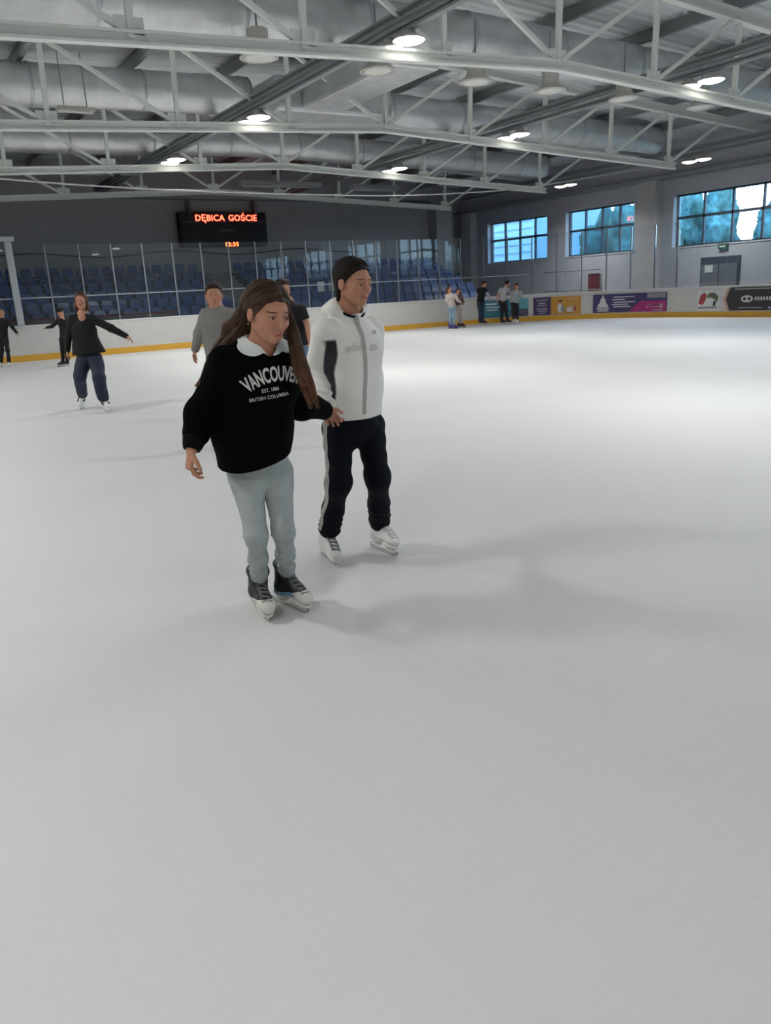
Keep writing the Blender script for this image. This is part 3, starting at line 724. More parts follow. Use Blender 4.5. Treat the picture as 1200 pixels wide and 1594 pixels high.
def hit(px, py, fn, near=2.0):
    r = nrm(ray(px, py)); t = near
    for _ in range(120):
        d = float(fn(np.asarray([EYE+r*t], np.float32))[0])
        if d < .001: break
        t += max(d*.7, .0008)
    return EYE+r*t
def head_frame(yaw, pitch=0, roll=0):
    """rows: lateral (towards the image right when facing the camera), forward, up"""
    y, p, r = map(math.radians, (yaw, pitch, roll))
    F0 = math.cos(y)*(-FH)+math.sin(y)*RH; L0 = math.cos(y)*RH+math.sin(y)*FH
    Fw = math.cos(p)*F0-math.sin(p)*UZ; Up = math.cos(p)*UZ+math.sin(p)*F0
    L = math.cos(r)*L0-math.sin(r)*Up; Up2 = math.cos(r)*Up+math.sin(r)*L0
    return np.array([L, Fw, Up2])
class Head:
    def __init__(s, c, R, k): s.c, s.R, s.k = np.asarray(c, float), R, k
    def w(s, x, y, z): return s.c+(A_(x, y, z)*s.k)@s.R
    def E(s, c, r): return el(s.w(*c), A_(*r)*s.k, s.R)
    def C(s, a, b, ra, rb): return rc(s.w(*a), s.w(*b), ra*s.k, rb*s.k)
    def loc(s, p): return ((p-s.c)@s.R.T)/s.k
    def prims(s, detail=True):
        k = s.k; P = [s.E((0, -.018, .024), (.073, .091, .078)), (s.E((0, .024, -.032), (.059, .060, .078)), .03*k)]
        for q in (-1, 1): P.append((s.C((q*.050, .0, -.055), (q*.013, .056, -.088), .019, .014), .022*k))
        P += [(s.E((0, .060, -.090), (.020, .018, .016)), .018*k)]
        for q in (-1, 1):
            P.append((s.E((q*.040, .050, -.030), (.020, .022, .020)), .022*k))
            P.append((s.E((q*.075, -.010, -.012), (.009, .019, .031)), .006*k))
        P.append((s.C((-.030, .074, .017), (.030, .074, .017), .011, .011), .016*k))
        if detail:
            for q in (-1, 1): P.append((s.E((q*.031, .094, -.002), (.017, .014, .009)), -.012*k))
            for q in (-1, 1):
                P.append((s.E((q*.031, .071, -.0025), (.0155, .013, .0120)), .004*k))     # lids over the eye
                P.append((s.E((q*.031, .090, -.0040), (.0125, .014, .0024)), -.0012*k))
                P.append((s.E((q*.087, -.006, -.008), (.007, .010, .019)), -.004*k))
        P += [(s.C((0, .080, .006), (0, .101, -.034), .0072, .0105), .009*k)]
        for q in (-1, 1): P.append((s.E((q*.0115, .086, -.037), (.0075, .009, .0065)), .005*k))
        if detail:
            P += [(s.E((0, .0835, -.061), (.021, .0082, .0046)), .007*k), (s.E((0, .0825, -.0715), (.018, .0086, .0058)), .007*k), (s.C((-.017, .093, -.0660), (.017, .093, -.0660), .0022, .0022), -.003*k)]
        return P
    def tint(s, vs):
        q = s.loc(vs); c = np.tile(SKIN, (len(vs), 1))
        def m(cen, r): return np.clip(1.35-np.sqrt((((q-A_(*cen))/A_(*r))**2).sum(1)), 0, 1)[:, None]
        def mixc(c, w, col): return c*(1-w)+A_(*col)*w
        for g in (-1, 1): c = mixc(c, m((g*.042, .06, -.035), (.024, .04, .022))*.6, (.58, .235, .175))
        c = mixc(c, m((0, .1, -.034), (.012, .02, .012))*.4, (.56, .25, .19))
        c = mixc(c, np.minimum(1, m((0, .09, -.0662), (.018, .020, .0066))*1.6)*.85, (.42, .105, .09)); c = mixc(c, np.minimum(1, m((0, .09, -.0660), (.017, .03, .0013))*1.3)*.6, (.16, .05, .045))
        for g in (-1, 1): c = mixc(c, np.minimum(1, m((g*.032, .085, .0002), (.0165, .03, .0021))*2)*.9, (.035, .018, .014))   # lash line
        for g in (-1, 1): c = mixc(c, m((g*.076, -.01, -.012), (.012, .02, .03))*.4, (.55, .24, .18))
        return c
def hand_prims(wr, d, pn, th, k=1.0, curl=.35, spread=1.0):
    """wr wrist, d towards the fingertips, pn palm normal, th thumb side"""
    d = nrm(d); th = nrm(np.asarray(th, float)-d*(d@np.asarray(th, float))); pn0 = np.cross(d, th); pn = pn0 if pn0@np.asarray(pn, float) > 0 else -pn0
    wr = np.asarray(wr, float); P = [(ec(wr+d*.012*k, wr+d*.075*k, (.026*k, .016*k), (.038*k, .014*k), th), .012)]
    for i, (o, L) in enumerate(((.030, .068), (.010, .076), (-.010, .070), (-.029, .056))):
        b = wr+d*(.080-.004*abs(i-1))*k+th*o*k; a = curl*(.6+.12*i); dirn = nrm(d+th*o*.9*spread); p = b-d*.012*k; r0 = .0088*k
        for j, fr in enumerate((.46, .31, .25)):
            a2 = a*(1+j*.9); dd = dirn*math.cos(a2)+pn*math.sin(a2); q = p+dd*L*fr*k*(1.18 if j == 0 else 1)
            P.append((rc(p, q, r0, r0*.9), .004 if j == 0 else .002)); p = q; r0 *= .92
    b = wr+d*.022*k+th*.022*k; dd = nrm(d*.62+th*.70+pn*.35); q = b+dd*.045*k; P.append((rc(b, q, .0135*k, .0105*k), .008))
    dd2 = nrm(d*.85+th*.28+pn*.5); P.append((rc(q, q+dd2*.034*k, .0102*k, .0085*k), .003)); return P

def limb_set(J, k):
    P = []
    for s in 'ab':
        P += [(rc(J['sh'+s], J['el'+s], .050*k, .040*k), .03), (rc(J['el'+s], J['wr'+s], .039*k, .026*k), .015)]
    for s in 'ab':
        P += [(rc(J['hip'+s], J['kn'+s], .074*k, .038*k), .03), (rc(J['kn'+s], J['kn'+s]*.6+J['an'+s]*.4, .037*k, .037*k), .01), (rc(J['kn'+s]*.6+J['an'+s]*.4, J['an'+s], .037*k, .026*k), .01)]
    return P
def torso_set(J, k, L, W=1.0):
    return [ec(J['pelvis'], J['waist'], (.150*k*W, .100*k), (.125*k*W, .085*k), L), (ec(J['waist'], J['chest'], (.125*k*W, .085*k), (.145*k*W, .095*k), L), .04),
            (ec(J['chest'], J['neck'], (.150*k*W, .095*k), (.085*k, .06*k), L), .04), (rc(J['sha'], J['shb'], .045*k, .045*k), .04)]

def skate(parent, toe, ankle_xy_up, g, k, boot, holder, laces=None, straps=None, v=.005, blue=False, detail=True, sh=.24):
    """g ground point under the middle of the blade, toe horizontal heading, up leans to the ankle"""
    t = nrm(A_(toe[0], toe[1], 0)); up = nrm(np.asarray(ankle_xy_up, float)-(np.asarray(g, float)-t*.07*k)); up = nrm(A_(up[0]*.8, up[1]*.8, max(up[2], .6)))
    sd = nrm(np.cross(t, up)); t2 = nrm(np.cross(up, sd)); R = np.array([sd, t2, up])
    t2 = t
    w = lambda x, y, z: np.asarray(g, float)+(x*sd+y*t+z*up)*k
    fn = union([rc(w(0, -.072, .125), w(0, -.088, sh), .047*k, .053*k), (rc(w(0, -.075, .112), w(0, .055, .104), .043*k, .036*k), .03), (el(w(0, .095, .096), A_(.042, .055, .030)*k, np.array([sd, t, up])), .025), (rc(w(0, -.05, .17), w(0, .05, .125), .038*k, .028*k), .02),
                (el(w(0, -.088, sh), A_(.060, .060, .03)*k, np.array([sd, t, up])), .01)])
    pts = np.array([w(-.08, -.17, .05), w(.08, .17, .33), w(.08, -.17, .33), w(-.08, .17, .05)])
    o = sdf_obj('ice_skate', fn, pts, .02, v, boot, parent)
    if detail and boot is mBootK:
        sh_ = inter(lambda p: fn(p)-.004*k, plane(w(0, .03, .108), up*.9-t*.5))
        sdf_obj('sole_shell', sh_, pts, .02, v, mHold, o)
    h = union([el(w(0, -.075, .070), A_(.040, .060, .012)*k, np.array([sd, t, up])), (el(w(0, .075, .066), A_(.043, .078, .012)*k, np.array([sd, t, up])), .01),
               (ec(w(0, -.075, .030), w(0, -.075, .066), (.012*k, .04*k), (.026*k, .045*k), sd), .01), (ec(w(0, .075, .030), w(0, .075, .066), (.012*k, .05*k), (.028*k, .06*k), sd), .01), (rc(w(0, -.12, .030), w(0, .13, .030), .009*k, .009*k), .008)])
    hp = np.array([w(-.06, -.17, .0), w(.06, .18, .1), w(.06, -.17, .1), w(-.06, .18, 0)])
    sdf_obj('blade_holder', h, hp, .01, v, holder, o)
    prof = [(-.155, .030), (-.15, .008), (-.13, 0), (.12, 0), (.150, .010), (.160, .030), (.14, .036), (-.14, .036)]
    b = MB(); n = len(prof); vs = [w(q*.002, y, z) for q in (-1, 1) for y, z in prof]
    b.add(vs, [tuple(range(n-1, -1, -1)), tuple(range(n, 2*n))]+[(i, (i+1) % n, n+(i+1) % n, n+i) for i in range(n)]); b.build('blade', mBlade, o)
    if not detail: return o
    def surf(x, y, z, dy, dz):      # march on to the boot from outside
        p = w(x, y, z)+(t*dy+up*dz)*k; dr = -nrm(t*dy+up*dz)
        for _ in range(40):
            d = float(fn(np.asarray([p], np.float32))[0])
            if d < .003: break
            p = p+dr*max(d*.8, .001)
        return p
    if laces:
        for i in range(7):
            f = i/6; y = .085-.125*f; z = .115+.15*f; wd = .026
            pts = [surf(q*wd, y+.02, z, .10, .10) for q in (-1, -.5, 0, .5, 1)]
            MB().tube(pts, .0042*k, 6).build('lace', laces, o, True)
            pts = [surf(q*wd*(1-.0), y+.02-q*.012, z+q*.016, .10, .10) for q in (-1, -.5, 0, .5, 1)]
            MB().tube(pts, .0036*k, 6).build('lace', laces, o, True)
    if straps:
        for (y, z, tilt, r) in ((-.088, .245, .0, .060), (-.075, .185, .01, .058), (-.02, .150, .10, .058)):
            pts = [w(math.sin(a)*r*.95, y+math.cos(a)*r*1.12+.004, z+math.cos(a)*tilt*-.25) for a in np.linspace(-1.9, 1.9, 13)]
            MB().tube(pts, .011*k, 6).build('strap', straps, o, True)
    if blue:
        for q in (-1, 1):
            pts = [surf(q*.08, y, .10, 0, 0) if False else w(q*.043, y, .098+.01*math.sin(y*30)) for y in (-.09, -.03, .03, .08)]
            MB().tube(pts, .008*k, 6).build('side_trim', mBlue, o, True)
    return o

def locks(mb, guides, n, w0, seed, nseg=14, r=.007):
    """tapered strands following a blend of guide curves; each guide is a list of (centre, half width vector, half depth vector)"""
    rng = random.Random(seed); m = len(guides)
    cs = catmull([g[0] for g in guides], 5); ws = catmull([g[1] for g in guides], 5); ds = catmull([g[2] for g in guides], 5)
    for i in range(n):
        a = rng.uniform(0, 2*PI); q = math.sqrt(rng.uniform(.35, 1)); u, v = q*math.cos(a), q*math.sin(a); e = rng.uniform(.82, 1.0); M_ = max(4, int(len(cs)*e)); ph = rng.uniform(0, 6)
        pts = [cs[j]+ws[j]*(u+.05*math.sin(ph+j*.35))+ds[j]*v for j in range(M_)]
        rr = [r*rng.uniform(.8, 1.2)*(1 if j < M_*.7 else max(.12, (M_-j)/(M_*.3))) for j in range(M_)]
        mb.tube(pts, rr, 6)

def combed(mb, H, starts, ends, n, seed, r=.0042, lift=1.0, rad=(.0855, .1025, .0855), cen=(0, -.024, .029), cutn=None, cutp=None):
    rng = random.Random(seed); rad, cen = A_(*rad), A_(*cen)
    ss, ee = catmull(starts, 8), catmull(ends, 8)
    for i in range(n):
        u = (i+rng.uniform(.1, .9))/n; a = nrm((ss[int(u*(len(ss)-1))]-cen)/rad); b = nrm((ee[int(u*(len(ee)-1))]-cen)/rad); om = math.acos(float(np.clip(a@b, -1, 1)))+1e-6; pts = []; ph = rng.uniform(0, 6)
        for j in range(13):
            t = j/12; d = (math.sin((1-t)*om)*a+math.sin(t*om)*b)/math.sin(om); q = cen+d*rad*(lift+rng.uniform(-.004, .004))+A_(0, .002*math.sin(ph+t*5), .002*math.sin(ph+t*4)); pts.append(H.w(*q))
        mb.tube(pts, [r*k*rng.uniform(.85, 1.15) for k in (.5, .8, 1, 1, 1, 1, 1, 1, 1, .95, .9, .8, .5)], 6)
def fold(fn, amp, freq, dirs, seed=0):
    rng = random.Random(seed); W = [(nrm(A_(rng.gauss(0, 1), rng.gauss(0, 1), rng.gauss(0, 1))*A_(*dirs)).astype(np.float32)*freq*rng.uniform(.6, 1.5), rng.uniform(0, 6)) for _ in range(5)]
    def f(p):
        s = 0
        for w_, ph in W: s = s+np.sin(p@w_+ph)
        return fn(p)+amp*s*.45
    return f

def joints(spec, dh0):
    J = {}
    for k, v in spec.items():
        J[k] = V(v[0], v[1], v[2] if len(v) > 2 else dh0)
    return J

# ------------------------------------------------------------------ front skater: black sweatshirt, light jeans
def front_skater():
    J = joints(dict(head=(418, 485, 3.40), neck=(409, 541, 3.47), chest=(402, 590, 3.52), waist=(392, 670, 3.58), pelvis=(399, 722, 3.64), sha=(350, 566, 3.40), shb=(449, 562, 3.58), ela=(313, 643, 3.47), wra=(298, 700, 3.38),
                    elb=(468, 628, 3.76), wrb=(502, 638, 3.93), hipa=(383, 736, 3.64), hipb=(430, 735, 3.70), kna=(399, 835, 3.44), ana=(404, 902, 3.66), knb=(441, 828, 3.50), anb=(447, 893, 3.72)), 3.6)
    root = empty('person', (J['pelvis'][0], J['pelvis'][1], 0)); tag(root, 'skater in a black sweatshirt with white collar and light jeans, holding a hand', 'person')
    Lb = math.cos(.5)*RH+math.sin(.5)*FH; Fb = -math.cos(.5)*FH+math.sin(.5)*RH
    HR = head_frame(38, 16, 4); H = Head(J['head'], HR, 1.06)
    k = 1.0
    ha = hand_prims(J['wra'], V(293, 735, 3.36)-J['wra'], RH*.8+FH*.5, RH*.45-FH*.9, 1.0, .8, .12)
    hb = hand_prims(J['wrb'], V(518, 649, 4.03)-J['wrb'], -FH*.3-RH*.2+A_(0, 0, -1), -FH*.8+UZ*.6, 1.0, .9, .3)
    P = H.prims()+[(rc(H.w(0, -.030, -.06), J['neck'], .049, .054), .025)]+[(f if isinstance(f, tuple) else (f, .03)) for f in torso_set(J, .92, Lb, .84)]+limb_set(J, .92)+ha+hb
    pts = list(J.values())+[H.w(x, y, z) for x in (-.1, .1) for y in (-.12, .12) for z in (-.13, .13)]+[V(294, 745, 3.3), V(530, 655, 4.05)]
    body = sdf_obj('body', union(P), pts, .06, .0037, mSkin, root, H.tint)
    for q in (-1, 1):
        e = MB(); c = H.w(q*.031, .0735, -.0030); bm = MB()
        bm.lathe([(.0005, -.0105)]+[(.0108*math.sin(a), -.0108*math.cos(a)) for a in np.linspace(.2, PI-.2, 9)]+[(.0005, .0105)], (0, 0, 0), 14)
        vs = [c+A_(*p) for p in bm.v]; eo = MB().add(vs, bm.f).build('eye', mEye, root, True)
        gd = nrm(A_(.25, .9, -.35)@HR); ic = c+gd*.0088
        bm2 = MB().lathe([(.0003, -.003), (.0060, -.002), (.0066, 0), (.0054, .0022), (.0003, .0030)], (0, 0, 0), 12)
        B = np.array([nrm(np.cross(gd, UZ)), np.cross(nrm(np.cross(gd, UZ)), gd), gd]); MB().add([ic+A_(*p)@B for p in bm2.v], bm2.f).build('iris', mIris, eo, True)
        fnH = union(H.prims())
        br = []
        for u in np.linspace(0, 1, 7):
            p = H.w(q*(.015+.034*u), .12, .0155+.0045*math.sin(.5+u*2.2)-.003*u)
            for _ in range(30):
                d = float(fnH(np.asarray([p], np.float32))[0])
                if d < .0005: break
                p = p-HR[1]*d*.9
            br.append(p)
        MB().tube(br, [.0014, .0024, .0027, .0026, .0022, .0016, .0007], 6).build('eyebrow', mBrow, root, True)
    # sweatshirt
    hem = V(402, 727, 3.52); spine = nrm(J['chest']-J['pelvis'])
    hemn = nrm(-spine+RH*.24)
    tor = union([ec(J['pelvis']+spine*-.05, J['waist'], (.172, .140), (.178, .145), Lb), (ec(J['waist'], J['chest'], (.179, .145), (.180, .140), Lb), .05), (ec(J['chest'], J['neck']-spine*.035, (.186, .135), (.105, .085), Lb), .05),
                 (rc(J['sha']*.95+J['shb']*.05, J['shb']*.95+J['sha']*.05, .070, .066), .05), (el(J['chest']+Fb*.06+UZ*.02, (.14, .09, .10), np.array([Lb, Fb, UZ])), .05)])
    tor = inter(fold(tor, .0045, 26, (1, 1, .5), 3), plane(hem, hemn))
    slv = union([rc(J['sha'], J['ela'], .072, .060), (rc(J['ela'], J['ela']*.45+J['wra']*.55, .060, .058), .04)])
    slv2 = union([rc(J['shb'], J['elb'], .075, .070), (rc(J['elb'], J['wrb'], .068, .050), .04)])
    sw0 = union([tor, (fold(slv, .004, 34, (.6, .6, 1.3), 5), .022), (fold(slv2, .004, 34, (1, 1, .6), 6), .035)])
    neckhole = union([rc(J['neck']-spine*.02, H.w(0, -.03, -.05), .062, .075), (el(J['neck']+Fb*.05+UZ*-.004, (.032, .05, .034), np.array([Lb, Fb, UZ])), .02)])
    sw = minus(sw0, neckhole, .006)
    swo = sdf_obj('sweatshirt', sw, [v for kk, v in J.items() if kk[:3] in ('nec', 'che', 'wai', 'pel', 'sha', 'shb', 'ela', 'elb', 'wra', 'wrb')], .2, .0055, mSweat, root)
    dA = nrm(J['wra']-J['ela']); dB = nrm(J['wrb']-J['elb'])
    for c, d_, r1, r2 in ((J['wra']-dA*.062, dA, .046, .041), (J['wrb']-dB*.03, dB, .043, .040)):
        MB().tube([c, c+d_*.02, c+d_*.05, c+d_*.062], [r1, r1*1.08, r2*1.03, r2*.9], 18).build('cuff', mRib, swo, True)
    # collar: two rounded leaves lying on the chest and a stand round the neck
    R3 = np.array([Lb, Fb, UZ])
    lobes = union([el(V(394, 533, 3.36), (.070, .09, .058), R3), (el(V(383, 518, 3.42), (.045, .08, .05), R3), .02), (el(V(433, 539, 3.36), (.070, .11, .045), R3), .001), (el(V(448, 536, 3.46), (.035, .08, .036), R3), .02), (el(J['neck']-Fb*.07+UZ*.02, (.10, .07, .035), R3), .01)])
    vee = el(J['neck']+Fb*.09+UZ*.004, (.013, .10, .048), R3)
    col_ = inter(shell(lambda p: sw0(p)-.007, .0055), lobes, lambda p: -neckhole(p)+.0, lambda p: -vee(p))
    sdf_obj('collar', col_, [V(360, 490, 3.3), V(470, 575, 3.3), V(360, 490, 3.65), V(470, 575, 3.65)], .03, .0034, mCollar, root, relax=0)
    md = root.children[-1].modifiers.new('smooth', 'SMOOTH') if False else [o_ for o_ in COL.objects if o_.name.startswith('collar') and o_.parent == root][-1].modifiers.new('soften', 'SMOOTH'); md.factor = .5; md.iterations = 6
    # chest lettering, laid on to the cloth
    def onto(fn_, vs, fs, c, r, u, n, off=.0025, cuts=2):
        bm = bmesh.new(); bv = [bm.verts.new(p) for p in vs]
        for f_ in fs:
            try: bm.faces.new([bv[i] for i in f_])
            except ValueError: pass
        bmesh.ops.triangulate(bm, faces=bm.faces); bmesh.ops.subdivide_edges(bm, edges=[e for e in bm.edges if e.calc_length() > .015], cuts=cuts)
        bm.verts.index_update(); P_ = np.array([v.co[:] for v in bm.verts]); fs2 = [tuple(v.index for v in f_.verts) for f_ in bm.faces]; bm.free()
        p = c+P_[:, :1]*r+P_[:, 1:2]*u+n*.05
        for _ in range(60):
            d = fn_(p.astype(np.float32))-off; p = p-n*np.clip(d, -.02, .02)[:, None]*.7
        return p, fs2
    nB = nrm(-FH*.93+RH*.30+UZ*.05); rB = nrm(np.cross(UZ, nB)); rB = nrm(rB*.995+UZ*.09); uB = np.cross(nB, rB); uB = uB if uB[2] > 0 else -uB
    vs, fs = text_geo('VANCOUVER', .086, 1.0, bold=.03); wd = np.ptp(vs[:, 0]); vs[:, 0] *= .262/wd; Rr = .25
    ang = vs[:, 0]/Rr; rad = Rr+vs[:, 1]*1.0; arc = np.stack([rad*np.sin(ang), rad*np.cos(ang)-Rr, np.zeros(len(ang))], 1)
    cT = hit(424, 584, sw)
    p, f2 = onto(sw, arc, fs, cT, rB, uB, nB); MB().add(p, f2).build('chest_lettering', mPrint, swo)
    for tx, px, py, sz, w_ in (('EST. 1886', 421, 607, .022, .075), ('BRITISH COLUMBIA', 420, 618.5, .022, .175)):
        vs, fs = text_geo(tx, sz, 1.05); vs[:, 0] *= w_/np.ptp(vs[:, 0]); p, f2 = onto(sw, vs, fs, hit(px, py, sw), rB, uB, nB, cuts=1); MB().add(p, f2).build('chest_lettering', mPrint, swo)
    # jeans
    lg = []
    for s in 'ab':
        kn, an, hp = J['kn'+s], J['an'+s], J['hip'+s]; cuffp = an+(kn-an)*.12
        lg.append(union([rc(hp, kn, .084, .046), (rc(kn, kn*.45+cuffp*.55, .045, .043), .05), (rc(kn*.45+cuffp*.55, cuffp, .043, .043), .03)]))
    jn = union([ec(J['pelvis']+UZ*.05, J['hipa']*.5+J['hipb']*.5, (.145, .115), (.142, .114), Lb), (lg[0], .04), (lg[1], .012)])
    def wr_(p):
        d = jn(p); zz = p[:, 2]; w = np.exp(-((zz-.27)/.06)**2)+.45*np.exp(-((zz-.45)/.05)**2)+.3*np.exp(-((zz-.66)/.06)**2)
        s1 = np.sin(zz*165+p[:, 0]*70+p[:, 1]*30); s2 = np.sin(zz*115-p[:, 0]*80+p[:, 1]*30+1.3); s3 = np.sin(p[:, 0]*47+p[:, 1]*41+zz*9)
        return d+.0062*w*(s1*np.maximum(s3, -.2)+.6*s2*np.maximum(-s3, 0))+.0012*np.sin(zz*37+p[:, 0]*44)
    sdf_obj('jeans', wr_, [J[q] for q in ('pelvis', 'hipa', 'hipb', 'kna', 'knb', 'ana', 'anb')], .12, .0055, mJean, root)
    for s, h0, h1 in (('a', (393, 938), (414, 966)), ('b', (421, 935), (480, 958))):
        a, b = EYE+ray(*h0)*(-1.5/ray(*h0)[2]), EYE+ray(*h1)*(-1.5/ray(*h1)[2]); tdir = b-a
        gq = J['an'+s].copy(); gq[2] = 0; tn = nrm(tdir); gq = gq*.5+((a+b)/2)*.5; gq[2] = 0
        skate(root, tdir, J['an'+s], gq, .95, mBootK, mHold, laces=mLaceG, v=.0045, blue=(s == 'b'))
    # hair: cap combed from the parting behind the ears, a sheet down the back and a lock over the far shoulder
    cap = H.E((0, -.024, .029), (.085, .102, .085)); cutn = A_(0, .79, -.61)@HR
    hp = union([inter(cap, plane(H.w(0, .056, .044), cutn)), (ec(H.w(0, -.075, .0), V(366, 515, 3.50), (.078, .045), (.060, .032), Lb), .03), (ec(V(366, 515, 3.50), V(334, 562, 3.46), (.050, .028), (.034, .020), Lb), .03),
                (ec(V(334, 562, 3.46), V(316, 594, 3.42), (.030, .02), (.012, .010), Lb), .02),
                (ec(H.w(.060, -.035, .02), V(452, 508, 3.47), (.030, .03), (.022, .02), Lb), .02), (ec(V(452, 508, 3.47), V(461, 548, 3.43), (.022, .016), (.027, .018), Lb), .02), (ec(V(461, 548, 3.43), V(478, 594, 3.46), (.029, .016), (.032, .018), Lb), .02)])
    hair_fn = fold(hp, .0018, 150, (1, 1, .25), 9)
    def htint(vs):
        t = np.clip((1.30-vs[:, 2])/.40, 0, 1)[:, None]; n = (np.sin(vs@A_(140, 60, 20))*.5+.5)[:, None]*.25
        return (A_(.052, .027, .017)*(1-t)+A_(.19, .080, .034)*t)*(1+n)
    ho = sdf_obj('hair', hair_fn, [H.w(x, y, z) for x in (-.1, .1) for y in (-.15, .12) for z in (-.1, .13)]+[V(316, 600, 3.4), V(495, 640, 3.55), V(340, 560, 3.5)], .05, .0042, mHairB, root, htint)
    mb = MB(); z0 = A_(0, 0, 0)
    locks(mb, [(H.w(-.02, -.02, .105), RH*.02, FH*.01), (H.w(-.055, -.055, .06), RH*.03+UZ*.02, FH*.03), (V(380, 500, 3.46), RH*.045+UZ*.02, FH*.03), (V(358, 530, 3.47), RH*.05, FH*.028), (V(336, 562, 3.45), RH*.036, FH*.022), (V(320, 588, 3.42), RH*.022, FH*.014), (V(305, 603, 3.40), RH*.012, FH*.008)], 70, .02, 11)
    locks(mb, [(H.w(.060, -.02, .06), RH*.012, FH*.012), (V(453, 500, 3.46), RH*.014, FH*.012), (V(458, 528, 3.43), RH*.024, FH*.014), (V(466, 565, 3.42), RH*.028, FH*.016), (V(479, 604, 3.47), RH*.031, FH*.016), (V(490, 641, 3.56), RH*.024, FH*.012)], 80, .02, 12, r=.006)
    combed(mb, H, [(.020, .070, .095), (.020, .035, .115), (.018, -.03, .12), (.012, -.09, .08)], [(-.083, -.012, .012), (-.086, -.04, -.010), (-.075, -.085, -.02), (-.03, -.125, -.02)], 60, 31)
    combed(mb, H, [(.026, .070, .095), (.026, .035, .115), (.024, -.03, .12), (.016, -.09, .08)], [(.083, -.002, .012), (.086, -.04, -.010), (.075, -.085, -.02), (.0, -.125, -.02)], 46, 32)
    lo = mb.build('lock', mHairB, ho, True); at = lo.data.color_attributes.new('tint', 'FLOAT_COLOR', 'POINT'); vv = np.array([v.co[:] for v in lo.data.vertices]); c = np.ones((len(vv), 4), np.float32); c[:, :3] = htint(vv); at.data.foreach_set('color', c.ravel())
    MB().tube([H.w(-.078, -.006, -.046), H.w(-.083, -.006, -.050), H.w(-.080, -.006, -.056)], .0028, 6).build('earring', mBlade, root, True)
    return root, J

